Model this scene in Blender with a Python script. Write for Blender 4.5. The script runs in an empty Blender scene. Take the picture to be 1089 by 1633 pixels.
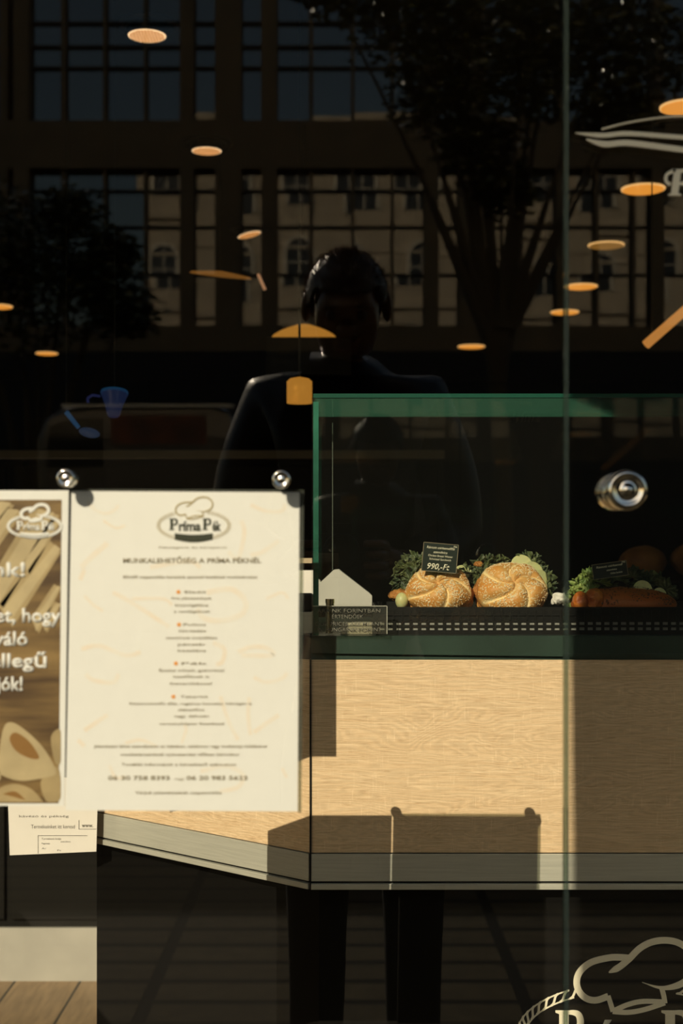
import bpy, bmesh, math, random
from mathutils import Vector, Matrix, noise, geometry
PI = math.pi
R = math.radians
random.seed(7)
sc = bpy.context.scene
COL = sc.collection

# ------------------------------------------------------------------ camera
H = 1.25                       # camera height above floor and pavement
F = 50.0 / 36.0 * 1633.0       # focal length in pixels of the 1089x1633 frame
HY = 880.0                     # horizon row
cam_d = bpy.data.cameras.new('camera')
cam = bpy.data.objects.new('camera', cam_d)
COL.objects.link(cam)
cam.location = (0, 0, H)
cam.rotation_euler = (R(90), 0, 0)
cam_d.sensor_fit = 'VERTICAL'
cam_d.sensor_height = 36.0
cam_d.sensor_width = 24.0
cam_d.lens = 50.0
cam_d.shift_y = (HY - 816.5) / 1633.0
cam_d.clip_start = 0.03
cam_d.clip_end = 300
cam_d.dof.use_dof = True
cam_d.dof.focus_distance = 2.16
cam_d.dof.aperture_fstop = 6.3
sc.camera = cam

# ------------------------------------------------------------------ world, sun, exposure
w = bpy.data.worlds.new('sky')
sc.world = w
w.use_nodes = True
wn = w.node_tree
wn.nodes.clear()
out = wn.nodes.new('ShaderNodeOutputWorld')
bg = wn.nodes.new('ShaderNodeBackground')
sky = wn.nodes.new('ShaderNodeTexSky')
sky.sky_type = 'NISHITA'
sky.sun_disc = False
sky.sun_elevation = R(28)
sky.sun_rotation = R(203)
sky.air_density = 1.6
sky.dust_density = 2.0
bg.inputs['Strength'].default_value = 0.085
wn.links.new(sky.outputs[0], bg.inputs[0])
wn.links.new(bg.outputs[0], out.inputs[0])

sun_d = bpy.data.lights.new('sun', 'SUN')
sun_d.energy = 5.2
sun_d.color = (1.0, 0.85, 0.64)
sun_d.angle = R(0.16)
sun = bpy.data.objects.new('sun', sun_d)
COL.objects.link(sun)
SUN = Vector((0.338, 0.79, -0.459)).normalized()     # direction of travel
sun.rotation_euler = (-SUN).to_track_quat('Z', 'Y').to_euler()
sun.location = (-6, -14, 12)

vs = sc.view_settings
vs.view_transform = 'Standard'
vs.look = 'None'
vs.exposure = 0.0
vs.gamma = 1.0
vs.use_curve_mapping = False
sc.cycles.max_bounces = 14
sc.cycles.transparent_max_bounces = 24
sc.cycles.glossy_bounces = 8
sc.cycles.caustics_reflective = False
sc.cycles.caustics_refractive = False
sc.cycles.use_denoising = True

# ------------------------------------------------------------------ helpers
def P(px, py, d):
    return Vector(((px - 545.0) / F * d, d, H - (py - HY) / F * d))
def X(px, d): return (px - 545.0) / F * d
def Z(py, d): return H - (py - HY) / F * d

def thing(name, label, cat, loc=(0, 0, 0), group=None):
    o = bpy.data.objects.new(name, None)
    COL.objects.link(o)
    o.location = loc
    o.empty_display_size = 0.05
    o['label'] = label
    o['category'] = cat
    if group: o['group'] = group
    return o
def tag(o, label, cat, group=None, kind=None):
    o['label'] = label
    o['category'] = cat
    if group: o['group'] = group
    if kind: o['kind'] = kind
    return o
def obj(name, bm, m, parent=None, smooth=False, bevel=0, label=None, kind=None):
    """link a bmesh (world coordinates) as ONE mesh object"""
    me = bpy.data.meshes.new(name)
    if isinstance(bm, bpy.types.Mesh):
        me = bm
    else:
        bm.normal_update()
        bm.to_mesh(me)
        bm.free()
    ms = m if isinstance(m, (list, tuple)) else [m]
    if len(me.materials): me.materials.clear()
    for q in ms: me.materials.append(q)
    o = bpy.data.objects.new(name, me)
    COL.objects.link(o)
    if parent is not None:
        M = Matrix.Identity(4)
        p = parent
        while p is not None:
            M = Matrix.Translation(p.location) @ M
            p = p.parent
        me.transform(M.inverted())
        o.parent = parent
    if smooth:
        for p_ in me.polygons: p_.use_smooth = True
    if bevel:
        b = o.modifiers.new('bevel', 'BEVEL')
        b.width = bevel; b.segments = 2; b.limit_method = 'ANGLE'; b.angle_limit = R(40)
    if label: o['label'] = label
    if kind: o['kind'] = kind
    return o
def struct(name, bm, m, **k):
    o = obj(name, bm, m, **k)
    o['kind'] = 'structure'
    return o
def NB(): return bmesh.new()
def box(bm, x0, x1, y0, y1, z0, z1, M=None, mi=0):
    r = bmesh.ops.create_cube(bm, size=1)
    T = Matrix.Translation(((x0+x1)/2, (y0+y1)/2, (z0+z1)/2)) @ Matrix.Diagonal((abs(x1-x0), abs(y1-y0), abs(z1-z0), 1))
    if M is not None: T = M @ T
    bmesh.ops.transform(bm, matrix=T, verts=r['verts'])
    for f in {f for v in r['verts'] for f in v.link_faces}: f.material_index = mi
    return bm
def tube(bm, a, b, r0, r1=None, seg=16, mi=0):
    a = Vector(a); b = Vector(b)
    if r1 is None: r1 = r0
    q = (b - a).to_track_quat('Z', 'Y').to_matrix().to_4x4()
    r = bmesh.ops.create_cone(bm, cap_ends=True, segments=seg, radius1=r0, radius2=r1, depth=(b-a).length)
    bmesh.ops.transform(bm, matrix=Matrix.Translation((a+b)/2) @ q, verts=r['verts'])
    for f in {f for v in r['verts'] for f in v.link_faces}: f.material_index = mi
    return bm
def lathe(bm, prof, M, seg=40):
    """prof: list of (r, h) around local Z"""
    rings = []
    for (r, h) in prof:
        ring = [bm.verts.new(M @ Vector((r*math.cos(2*PI*i/seg), r*math.sin(2*PI*i/seg), h))) for i in range(seg)]
        rings.append(ring)
    for a, b in zip(rings, rings[1:]):
        for i in range(seg):
            j = (i+1) % seg
            bm.faces.new((a[i], a[j], b[j], b[i]))
    bm.faces.new(list(reversed(rings[0])))
    bm.faces.new(rings[-1])
    bmesh.ops.recalc_face_normals(bm, faces=bm.faces)
    return bm
def prism(bm, pts, z0, z1):
    """plan polygon (x, y) extruded in z"""
    lo = [bm.verts.new((x, y, z0)) for x, y in pts]
    hi = [bm.verts.new((x, y, z1)) for x, y in pts]
    n = len(pts)
    bm.faces.new(lo[::-1]); bm.faces.new(hi)
    for i in range(n):
        j = (i+1) % n
        bm.faces.new((lo[i], lo[j], hi[j], hi[i]))
    bmesh.ops.recalc_face_normals(bm, faces=bm.faces)
    return bm
def plate(bm, pts, y0, y1):
    """front polygon (x, z) extruded from y0 to y1 (y0 faces the camera)"""
    tris = geometry.tessellate_polygon([[Vector((x, z, 0)) for x, z in pts]])
    a = [bm.verts.new((x, y0, z)) for x, z in pts]
    b = [bm.verts.new((x, y1, z)) for x, z in pts]
    new = []
    for t in tris:
        try:
            new.append(bm.faces.new([a[i] for i in t])); new.append(bm.faces.new([b[i] for i in reversed(t)]))
        except ValueError: pass
    n = len(pts)
    for i in range(n):
        j = (i+1) % n
        try: new.append(bm.faces.new((a[i], a[j], b[j], b[i])))
        except ValueError: pass
    bmesh.ops.recalc_face_normals(bm, faces=new)
    return bm
def ribbon(bm, pts, wd, y0, y1, closed=False, taper=None):
    """stroke of width wd along (x, z) points, as a thin plate"""
    P2 = [Vector(p) for p in pts]
    n = len(P2)
    L, Rr = [], []
    for i, p in enumerate(P2):
        a = P2[i-1] if (i > 0 or closed) else P2[i]
        b = P2[(i+1) % n] if (i < n-1 or closed) else P2[i]
        t = (b - a)
        if t.length < 1e-9: t = Vector((1, 0))
        t.normalize()
        nrm = Vector((-t.y, t.x))
        ww = wd/2 * (taper(i/(n-1)) if taper else 1)
        L.append(p + nrm*ww); Rr.append(p - nrm*ww)
    rng = range(n if closed else n-1)
    va = [(bm.verts.new((l.x, y0, l.y)), bm.verts.new((r.x, y0, r.y)), bm.verts.new((r.x, y1, r.y)), bm.verts.new((l.x, y1, l.y))) for l, r in zip(L, Rr)]
    for i in rng:
        A = va[i]; B = va[(i+1) % n]
        for k in range(4):
            bm.faces.new((A[k], A[(k+1) % 4], B[(k+1) % 4], B[k]))
    if not closed:
        bm.faces.new(va[0]); bm.faces.new(va[-1][::-1])
    return bm
def smooth_pts(pts, n=8, closed=False):
    """Catmull-Rom through points"""
    P_ = [Vector(p) for p in pts]; out_ = []
    m = len(P_)
    rng = range(m if closed else m-1)
    for i in rng:
        p0 = P_[(i-1) % m] if (closed or i > 0) else P_[0]
        p1 = P_[i]; p2 = P_[(i+1) % m]
        p3 = P_[(i+2) % m] if (closed or i+2 < m) else P_[-1]
        for k in range(n):
            t = k/n
            out_.append(0.5*((2*p1) + (p2-p0)*t + (2*p0-5*p1+4*p2-p3)*t*t + (3*p1-p0-3*p2+p3)*t**3))
    if not closed: out_.append(P_[-1])
    return [tuple(p) for p in out_]
def text_into(bm, s, x0, x1, zc, h, y0, depth=0.0004, bold=0.0, shear=0.0, M=None, keep=False):
    """lettering that fills x0..x1, cap height about h, centred at height zc"""
    c = bpy.data.curves.new('lettering', 'FONT')
    c.body = s; c.size = 1; c.extrude = 0.0; c.offset = bold; c.shear = shear
    c.resolution_u = 3
    o = bpy.data.objects.new('lettering', c)
    COL.objects.link(o)
    dg = bpy.context.evaluated_depsgraph_get()
    me = bpy.data.meshes.new_from_object(o.evaluated_get(dg))
    bpy.data.objects.remove(o); bpy.data.curves.remove(c)
    xs = [v.co.x for v in me.vertices]
    if not xs: return bm
    mn, mx = min(xs), max(xs)
    sx = (x1-x0)/(mx-mn); sy = h/0.70
    n0 = len(bm.verts)
    tmp = bmesh.new(); tmp.from_mesh(me)
    r = bmesh.ops.extrude_face_region(tmp, geom=tmp.faces[:])
    ex = [g for g in r['geom'] if isinstance(g, bmesh.types.BMVert)]
    for v in ex: v.co.z += 1
    for v in tmp.verts:
        q = Vector((x0 + (v.co.x-mn)*sx, y0 - (depth if v.co.z > .5 else 0), zc - h/2 + v.co.y*sy))
        v.co = M @ q if M is not None else q
    me2 = bpy.data.meshes.new('t'); tmp.to_mesh(me2); tmp.free()
    bm.from_mesh(me2)
    bpy.data.meshes.remove(me2); bpy.data.meshes.remove(me)
    return bm
def copy_tree(o, parent=None):
    c = o.copy(); COL.objects.link(c); c.parent = parent
    for ch in [q for q in bpy.data.objects if q.parent == o]: copy_tree(ch, c)
    return c
def copy_thing(o, loc, label):
    c = copy_tree(o); c.location = loc; c['label'] = label
    return c

# ------------------------------------------------------------------ materials
def nodes_of(m):
    m.use_nodes = True
    nt = m.node_tree
    return nt, nt.nodes, nt.links
def mat(name, c, rough=.5, metal=0, spec=.5, noise_amt=0, noise_scale=20, bump=0, sheen=0, sub=0, c2=None, coat=0, emit=None, estr=0, stretch=(1, 1, 1), detail=5):
    m = bpy.data.materials.new(name)
    nt, N, L = nodes_of(m)
    b = N['Principled BSDF']
    b.inputs['Base Color'].default_value = (*c, 1)
    b.inputs['Roughness'].default_value = rough
    b.inputs['Metallic'].default_value = metal
    b.inputs['Specular IOR Level'].default_value = spec
    if coat: b.inputs['Coat Weight'].default_value = coat
    if sub:
        b.inputs['Subsurface Weight'].default_value = sub
        b.inputs['Subsurface Scale'].default_value = 0.01
    if emit:
        b.inputs['Emission Color'].default_value = (*emit, 1)
        b.inputs['Emission Strength'].default_value = estr
    if noise_amt or bump or c2:
        tc = N.new('ShaderNodeTexCoord'); mp = N.new('ShaderNodeMapping')
        mp.inputs['Scale'].default_value = stretch
        L.new(tc.outputs['Object'], mp.inputs[0])
        nz = N.new('ShaderNodeTexNoise'); nz.inputs['Scale'].default_value = noise_scale
        nz.inputs['Detail'].default_value = detail
        L.new(mp.outputs[0], nz.inputs['Vector'])
        rp = N.new('ShaderNodeValToRGB')
        k = c2 if c2 else tuple(max(0, x*(1-noise_amt)) for x in c)
        rp.color_ramp.elements[0].position = .35; rp.color_ramp.elements[1].position = .65
        rp.color_ramp.elements[0].color = (*k, 1); rp.color_ramp.elements[1].color = (*c, 1)
        L.new(nz.outputs['Fac'], rp.inputs[0]); L.new(rp.outputs[0], b.inputs['Base Color'])
        if bump:
            bp = N.new('ShaderNodeBump'); bp.inputs['Strength'].default_value = bump
            bp.inputs['Distance'].default_value = 0.01
            L.new(nz.outputs['Fac'], bp.inputs['Height']); L.new(bp.outputs[0], b.inputs['Normal'])
    return m
def glass_mat(name, tint, refl=1.0, rough=0.0, haze=0, hcol=(.7, .75, .7), translucent=False):
    """thin sheet: clear transmission plus Fresnel reflection; each of the two faces reflects once"""
    m = bpy.data.materials.new(name)
    nt, N, L = nodes_of(m)
    N.clear()
    o_ = N.new('ShaderNodeOutputMaterial'); mx = N.new('ShaderNodeMixShader')
    tr = N.new('ShaderNodeBsdfTransparent'); gl = N.new('ShaderNodeBsdfGlossy')
    fr = N.new('ShaderNodeFresnel'); ge = N.new('ShaderNodeNewGeometry'); mr = N.new('ShaderNodeMapRange')
    mr.inputs['To Min'].default_value = 1.5; mr.inputs['To Max'].default_value = 1/1.5
    L.new(ge.outputs['Backfacing'], mr.inputs['Value']); L.new(mr.outputs[0], fr.inputs['IOR'])
    tr.inputs[0].default_value = (*tint, 1)
    gl.inputs['Roughness'].default_value = rough
    gl.inputs[0].default_value = (1, 1, 1, 1)
    mu = N.new('ShaderNodeMath'); mu.operation = 'MULTIPLY'; mu.inputs[1].default_value = refl
    L.new(fr.outputs[0], mu.inputs[0]); L.new(mu.outputs[0], mx.inputs[0])
    L.new(tr.outputs[0], mx.inputs[1]); L.new(gl.outputs[0], mx.inputs[2])
    last = mx
    if haze:
        df = N.new('ShaderNodeBsdfTranslucent' if translucent else 'ShaderNodeBsdfDiffuse'); df.inputs[0].default_value = (*hcol, 1)
        m2 = N.new('ShaderNodeMixShader'); m2.inputs[0].default_value = haze
        L.new(mx.outputs[0], m2.inputs[1]); L.new(df.outputs[0], m2.inputs[2]); last = m2
    L.new(last.outputs[0], o_.inputs[0])
    return m
def oak_mat():
    m = bpy.data.materials.new('oak laminate')
    nt, N, L = nodes_of(m)
    b = N['Principled BSDF']; b.inputs['Roughness'].default_value = .55
    tc = N.new('ShaderNodeTexCoord')
    def nz(scale, st, detail=6, dist=0, rough=.6):
        mp = N.new('ShaderNodeMapping'); mp.inputs['Scale'].default_value = st
        L.new(tc.outputs['Object'], mp.inputs[0])
        n = N.new('ShaderNodeTexNoise'); n.inputs['Scale'].default_value = scale
        n.inputs['Detail'].default_value = detail; n.inputs['Distortion'].default_value = dist
        n.inputs['Roughness'].default_value = rough
        L.new(mp.outputs[0], n.inputs['Vector']); return n
    big = nz(2.2, (1, 1, 6), 3, 1.2)          # warps the rings
    mp = N.new('ShaderNodeMapping'); mp.inputs['Scale'].default_value = (.5, .5, 4.0)
    L.new(tc.outputs['Object'], mp.inputs[0])
    add = N.new('ShaderNodeMixRGB'); add.blend_type = 'ADD'; add.inputs[0].default_value = .55
    L.new(mp.outputs[0], add.inputs[1]); L.new(big.outputs['Color'], add.inputs[2])
    wv = N.new('ShaderNodeTexWave'); wv.wave_type = 'BANDS'; wv.bands_direction = 'Z'
    wv.inputs['Scale'].default_value = 11; wv.inputs['Distortion'].default_value = 3; wv.inputs['Detail'].default_value = 4
    L.new(add.outputs[0], wv.inputs['Vector'])
    fine = nz(9, (1, 3, 45), 8, .6, .7)
    pore = nz(30, (1.2, 3, 40), 4, .2, .7)
    saw = nz(26, (22, 3, 1.2), 3, 0)
    r1 = N.new('ShaderNodeValToRGB')
    r1.color_ramp.elements[0].color = (.72, .50, .29, 1); r1.color_ramp.elements[1].color = (1, .79, .53, 1)
    r1.color_ramp.elements[0].position = .25; r1.color_ramp.elements[1].position = .75
    L.new(fine.outputs['Fac'], r1.inputs[0])
    mA = N.new('ShaderNodeMixRGB'); mA.blend_type = 'MULTIPLY'; mA.inputs[0].default_value = .13
    L.new(r1.outputs[0], mA.inputs[1]); L.new(wv.outputs['Color'], mA.inputs[2])
    r2 = N.new('ShaderNodeValToRGB')
    r2.color_ramp.elements[0].color = (.62, .52, .42, 1); r2.color_ramp.elements[1].color = (1, 1, 1, 1)
    r2.color_ramp.elements[0].position = .36; r2.color_ramp.elements[1].position = .47
    L.new(pore.outputs['Fac'], r2.inputs[0])
    mB = N.new('ShaderNodeMixRGB'); mB.blend_type = 'MULTIPLY'; mB.inputs[0].default_value = .8
    L.new(mA.outputs[0], mB.inputs[1]); L.new(r2.outputs[0], mB.inputs[2])
    r3 = N.new('ShaderNodeValToRGB')
    r3.color_ramp.elements[0].color = (0, 0, 0, 1); r3.color_ramp.elements[1].color = (1, 1, 1, 1)
    r3.color_ramp.elements[0].position = .58; r3.color_ramp.elements[1].position = .72
    L.new(saw.outputs['Fac'], r3.inputs[0])
    mC = N.new('ShaderNodeMixRGB'); mC.blend_type = 'ADD'
    ml = N.new('ShaderNodeMath'); ml.operation = 'MULTIPLY'; ml.inputs[1].default_value = .16
    L.new(r3.outputs[0], ml.inputs[0]); L.new(ml.outputs[0], mC.inputs[0])
    mC.inputs[2].default_value = (.8, .75, .6, 1)
    L.new(mB.outputs[0], mC.inputs[1]); L.new(mC.outputs[0], b.inputs['Base Color'])
    return m
def brick_floor(name, c1, c2, mortar, bw, rh, ms, rot=0, rough=.6, offset=.5, shift=(0, 0, 0), spec=.4):
    m = bpy.data.materials.new(name)
    nt, N, L = nodes_of(m)
    b = N['Principled BSDF']; b.inputs['Roughness'].default_value = rough; b.inputs['Specular IOR Level'].default_value = spec
    tc = N.new('ShaderNodeTexCoord'); mp = N.new('ShaderNodeMapping')
    mp.inputs['Rotation'].default_value = (0, 0, rot); mp.inputs['Location'].default_value = shift
    L.new(tc.outputs['Object'], mp.inputs[0])
    br = N.new('ShaderNodeTexBrick'); br.inputs['Scale'].default_value = 1
    br.inputs['Brick Width'].default_value = bw; br.inputs['Row Height'].default_value = rh
    br.inputs['Mortar Size'].default_value = ms; br.offset = offset
    br.inputs['Color1'].default_value = (*c1, 1); br.inputs['Color2'].default_value = (*c2, 1)
    br.inputs['Mortar'].default_value = (*mortar, 1)
    L.new(mp.outputs[0], br.inputs['Vector'])
    nz = N.new('ShaderNodeTexNoise'); nz.inputs['Scale'].default_value = 14; nz.inputs['Detail'].default_value = 8
    m2 = N.new('ShaderNodeMapping'); m2.inputs['Scale'].default_value = (4, .5, 1) if rot else (1, 1, 1)
    L.new(tc.outputs['Object'], m2.inputs[0]); L.new(m2.outputs[0], nz.inputs['Vector'])
    mx = N.new('ShaderNodeMixRGB'); mx.blend_type = 'MULTIPLY'; mx.inputs[0].default_value = .6
    rp = N.new('ShaderNodeValToRGB'); rp.color_ramp.elements[0].color = (.5, .5, .5, 1); rp.color_ramp.elements[1].color = (1, 1, 1, 1)
    rp.color_ramp.elements[0].position = .35; rp.color_ramp.elements[1].position = .65
    L.new(nz.outputs['Fac'], rp.inputs[0]); L.new(br.outputs['Color'], mx.inputs[1]); L.new(rp.outputs[0], mx.inputs[2])
    L.new(mx.outputs[0], b.inputs['Base Color'])
    bp = N.new('ShaderNodeBump'); bp.inputs['Distance'].default_value = .004; bp.invert = True
    L.new(br.outputs['Fac'], bp.inputs['Height']); L.new(bp.outputs[0], b.inputs['Normal'])
    return m

M_oak = oak_mat()
M_steel = mat('brushed steel', (.66, .66, .58), .45, .35, noise_amt=.12, noise_scale=14, stretch=(1, 1, 30))
M_steel_dark = mat('steel seam', (.05, .05, .045), .5, .3)
M_plinth = mat('black plinth laminate', (.0035, .0033, .003), .55, spec=.12)
M_worktop = mat('dark stone worktop', (.03, .032, .03), .35, spec=.4, noise_amt=.3)
M_green = mat('dark green glass trim', (.042, .074, .060), .3, noise_amt=.35, noise_scale=9, detail=8)
M_black = mat('black plastic', (.006, .006, .006), .45, spec=.3)
M_white = mat('white card', (.86, .83, .78), .6, noise_amt=.05)
M_paper = mat('poster paper', (.86, .87, .87), .55, noise_amt=.02, noise_scale=60)
M_print = mat('poster print green black', (.028, .035, .02), .6)
M_printtext = mat('poster small print', (.22, .18, .10), .6)
M_peach = mat('poster faint peach print', (.87, .79, .70), .6, c2=(.86, .84, .80), noise_scale=40)
M_orange = mat('poster orange dot print', (.80, .33, .06), .6)
M_cream = mat('cream vinyl', (.93, .88, .70), .6)
M_glass = glass_mat('window glass', (.97, .975, .955), refl=1.85)
M_case = glass_mat('display glass', (.975, .985, .975), haze=.003)
M_casetop = glass_mat('hazy green glass top', (.90, .97, .93), haze=.28, hcol=(.13, .40, .30), translucent=True)  # clear glass mixed with a translucent green haze
M_edge = mat('green glass edge', (.035, .20, .135), .25, spec=.6, noise_amt=.5, noise_scale=12)
M_edge_top = mat('dark green glass edge', (.006, .075, .050), .3)
M_sil = glass_mat('clear joint sealant', (.55, .62, .55), haze=.20, hcol=(.40, .52, .45))
M_chrome = mat('polished chrome', (.75, .73, .66), .08, 1)
M_wall = mat('black painted wall', (.008, .0075, .006), .8, spec=.2)
M_ceil = mat('black ceiling', (.008, .008, .007), .9)
M_skirt = mat('pale grey skirting', (.52, .51, .46), .5, noise_amt=.15, noise_scale=6)
M_can = mat('black lamp housing', (.01, .012, .012), .4)
M_brass = mat('amber metal shade', (.55, .27, .05), .35, .6, emit=(1, .42, .06), estr=.42)
M_cloth = mat('black jacket cloth', (.004, .004, .005), .42, spec=.35)
M_trouser = mat('black trousers cloth', (.004, .004, .004), .85, spec=.2)
M_skin = mat('skin', (.22, .12, .075), .33, spec=.6, coat=.6)
M_skin.node_tree.nodes['Principled BSDF'].inputs['Coat Roughness'].default_value = .3
M_hair = mat('short brown hair', (.045, .024, .012), .40, spec=.6, coat=.55, noise_amt=.5, noise_scale=160, bump=.5)
M_hair.node_tree.nodes['Principled BSDF'].inputs['Coat Roughness'].default_value = .34
M_blue = mat('blue plastic', (.03, .16, .55), .35, emit=(.02, .14, .5), estr=0)

# ------------------------------------------------------------------ setting: shop room and street
PANEY = 1.31
bm = NB(); box(bm, -3.6, 3.6, PANEY+.02, 12.5, -.05, 0)
struct('floor', bm, brick_floor('wood look floor tiles', (.42, .29, .16), (.33, .22, .12), (.04, .028, .016), 1.2, .19, .004, rot=PI/2, rough=.45))
CEIL = 2.75
bm = NB(); box(bm, -3.6, 3.6, PANEY+.02, 12.5, CEIL, CEIL+.1)
struct('ceiling', bm, M_ceil)
bm = NB(); box(bm, -3.7, -3.6, PANEY+.02, 12.5, 0, CEIL); struct('wall_left', bm, M_wall)
bm = NB(); box(bm, 3.6, 3.7, PANEY+.02, 12.5, 0, CEIL); struct('wall_right', bm, M_wall)
bm = NB(); box(bm, -3.7, 3.7, 12.5, 12.6, 0, CEIL+.1); struct('wall_back', bm, M_wall)
# shop front wall around the glass
bm = NB()
box(bm, -12, -2.6, PANEY-.1, PANEY+.02, 0, 3.4); box(bm, 2.4, 16, PANEY-.1, PANEY+.02, 0, 3.4)
box(bm, -2.6, 2.4, PANEY-.1, PANEY+.02, 2.5, 3.4)
struct('wall_front', bm, mat('dark shop front', (.03, .028, .025), .6))
bm = NB(); box(bm, -30, 30, -60, PANEY+.02, -.06, 0)
struct('ground', bm, brick_floor('grey paving slabs', (.068, .056, .033), (.045, .038, .024), (.002, .002, .0015), 1.05, .19, .020, rough=.8, offset=0.0, shift=(-.51, 0, 0), spec=.05))
# two sheets of window glass, a silicone joint between them
SEAM = X(902.5, PANEY)
bm = NB(); box(bm, -2.6, SEAM-.002, PANEY-.004, PANEY+.004, 0, 2.5); struct('window_1', bm, M_glass)
bm = NB(); box(bm, SEAM+.002, 2.4, PANEY-.004, PANEY+.004, 0, 2.5); struct('window_2', bm, M_glass)
bm = NB(); box(bm, SEAM-.002, SEAM+.002, PANEY-.005, PANEY+.005, 0, 2.5)
struct('trim_1', bm, M_sil)
# unseen awning added outside to cut the high sun into the shop
t = thing('sun_cut_awning', 'black awning added over the shop window to cut the sun', 'awning', (0, PANEY-.1, 2.6))
bm = NB()
v = [(-2.7, PANEY-.1, 3.1), (2.5, PANEY-.1, 3.1), (2.5, .3, 2.88), (-2.7, .3, 2.88)]
a = [bm.verts.new(q) for q in v]; b_ = [bm.verts.new((q[0], q[1], q[2]-.02)) for q in v]
bm.faces.new(a); bm.faces.new(b_[::-1])
for i in range(4): bm.faces.new((a[i], b_[i], b_[(i+1) % 4], a[(i+1) % 4]))
obj('canopy', bm, M_trouser, t)
bm = NB(); box(bm, -2.7, 2.5, .28, .3, 2.78, 2.89); obj('valance', bm, M_trouser, t)
for sx in (-2.68, 2.48):
    bm = NB(); tube(bm, (sx, PANEY-.1, 2.65), (sx, .3, 2.82), .012); obj('arm', bm, M_black, t)

# dark back bar with pale plinth seen at the left
BY = 4.14
t = thing('back_bar_cabinet', 'black back bar cabinet on a pale plinth behind the counter', 'cabinet', (-1.8, BY, 0))
bm = NB(); box(bm, -3.5, .3, BY+.01, BY+.5, .155, 1.52); obj('body', bm, M_wall, t, bevel=.004)
bm = NB(); box(bm, -3.5, .3, BY, BY+.5, 0, .155); obj('plinth', bm, M_skirt, t)
bm = NB(); box(bm, -3.5, .3, BY-.01, BY+.5, 1.520, 1.546); obj('glass_top', bm, mat('smoked shelf', (.16, .15, .12), .15), t, bevel=.002)
for k in range(3):
    bm = NB(); box(bm, -3.48+k*1.26, -2.24+k*1.26, BY-.004, BY+.01, .18, 1.5)
    d_ = obj('door', bm, M_wall, t, bevel=.003)
    bm = NB(); tube(bm, (-2.32+k*1.26, BY-.025, .9), (-2.32+k*1.26, BY-.025, 1.1), .006); obj('handle', bm, M_black, d_)

# ------------------------------------------------------------------ counter
D = 2.10
CX = X(495.5, D)                      # front corner
LX, LY = X(150, 2.44), 2.44           # far end of the angled return
ZT, ZW, ZS = Z(1052, D), Z(1360, D), Z(1418, D)
ct = thing('shop_counter', 'long oak counter with steel kick strip and black plinth', 'counter', (.3, 2.5, 0))
bm = NB(); box(bm, CX+.001, 1.7, D, D+.018, ZW, ZT); obj('front_panel', bm, M_oak, ct, bevel=.0008, label='oak laminate front panel')
def ret_frame():
    a = Vector((LX, LY, 0)); b = Vector((CX, D, 0)); t_ = (b-a).normalized(); L_ = (b-a).length
    nrm = Vector((t_.y, -t_.x, 0))    # towards the street
    M = Matrix(((t_.x, -nrm.x, 0, a.x), (t_.y, -nrm.y, 0, a.y), (0, 0, 1, 0), (0, 0, 0, 1)))
    return M, L_
MR, LR = ret_frame()
bm = NB(); box(bm, 0, LR-.002, 0, .018, ZW, ZT, M=MR); obj('side_panel', bm, M_oak, ct, label='angled oak panel on the left')
bm = NB(); box(bm, CX+.001, 1.7, D-.002, D+.018, ZS+.012, ZW-.0015)
box(bm, CX+.001, 1.7, D-.004, D+.018, ZS, ZS+.0085); obj('kick_strip', bm, M_steel, ct, bevel=.0006, label='brushed steel strip')
bm = NB(); box(bm, 0, LR-.002, -.002, .018, ZS+.012, ZW-.0015, M=MR)
box(bm, 0, LR-.002, -.004, .018, ZS, ZS+.0085, M=MR); obj('kick_strip', bm, M_steel, ct, bevel=.0006, label='angled brushed steel strip')
bm = NB(); box(bm, CX, 1.7, D+.003, D+.02, ZS-.002, ZS+.02); box(bm, 0, LR, .003, .02, ZS-.002, ZS+.02, M=MR)
prism(bm, [(CX, D+.02), (1.7, D+.02), (1.7, 2.8), (LX, 2.8), (LX, LY+.02)], ZS, ZT-.002)
obj('carcass', bm, M_black, ct)
bm = NB(); prism(bm, [(CX+.012, D+.03), (1.7, D+.03), (1.7, 2.78), (LX, 2.78), (LX, LY+.03)], 0, ZS)
obj('plinth', bm, M_plinth, ct, label='black plinth')
bm = NB(); box(bm, 1.0, 0, 0, 0, 0, 0) if False else None
bm = NB(); box(bm, CX-.001, CX+.001, D-.003, D+.01, ZS, ZT); obj('corner_trim', bm, M_black, ct)
bm = NB(); box(bm, CX+.001, 1.7, D+.0, D+.6, ZT, Z(1014, D)); obj('case_base', bm, M_green, ct, label='dark green glass band above the oak')
bm = NB(); prism(bm, [(CX, D+.002), (CX, 2.8), (LX, 2.8), (LX, LY+.002)], ZT, ZT+.036)
obj('worktop', bm, M_worktop, ct, bevel=.002)

# ------------------------------------------------------------------ glass display case
ZB = Z(1014, D)          # shelf height
dc = thing('display_case', 'glass display case on the counter holding seeded rolls', 'display case', (.4, 2.2, ZB))
YAW, TILT = -.022, .0375
M_rearedge = mat('grey glass edge', (.10, .12, .10), .4)
def pane_box(x0, x1, y0, y1, z0, z1, name, M=None, edge_dirs='xz', label=None):
    bm = NB(); box(bm, x0, x1, y0, y1, z0, z1, M=M)
    bm.normal_update()
    dims = {'x': x1-x0, 'y': y1-y0, 'z': z1-z0}
    thin = min(dims, key=dims.get)
    ax = {'x': 0, 'y': 1, 'z': 2}[thin]
    for f in bm.faces:
        n = f.normal
        f.material_index = 0 if abs(n[ax]) > .8 else 1
    return obj(name, bm, [M_casetop if name == 'top_pane' else M_case, M_edge_top if name in ('top_pane', 'front_pane') else (M_rearedge if name == 'rear_divider' else M_edge)], dc, label=label)
CT = Z(634, D)
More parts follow.
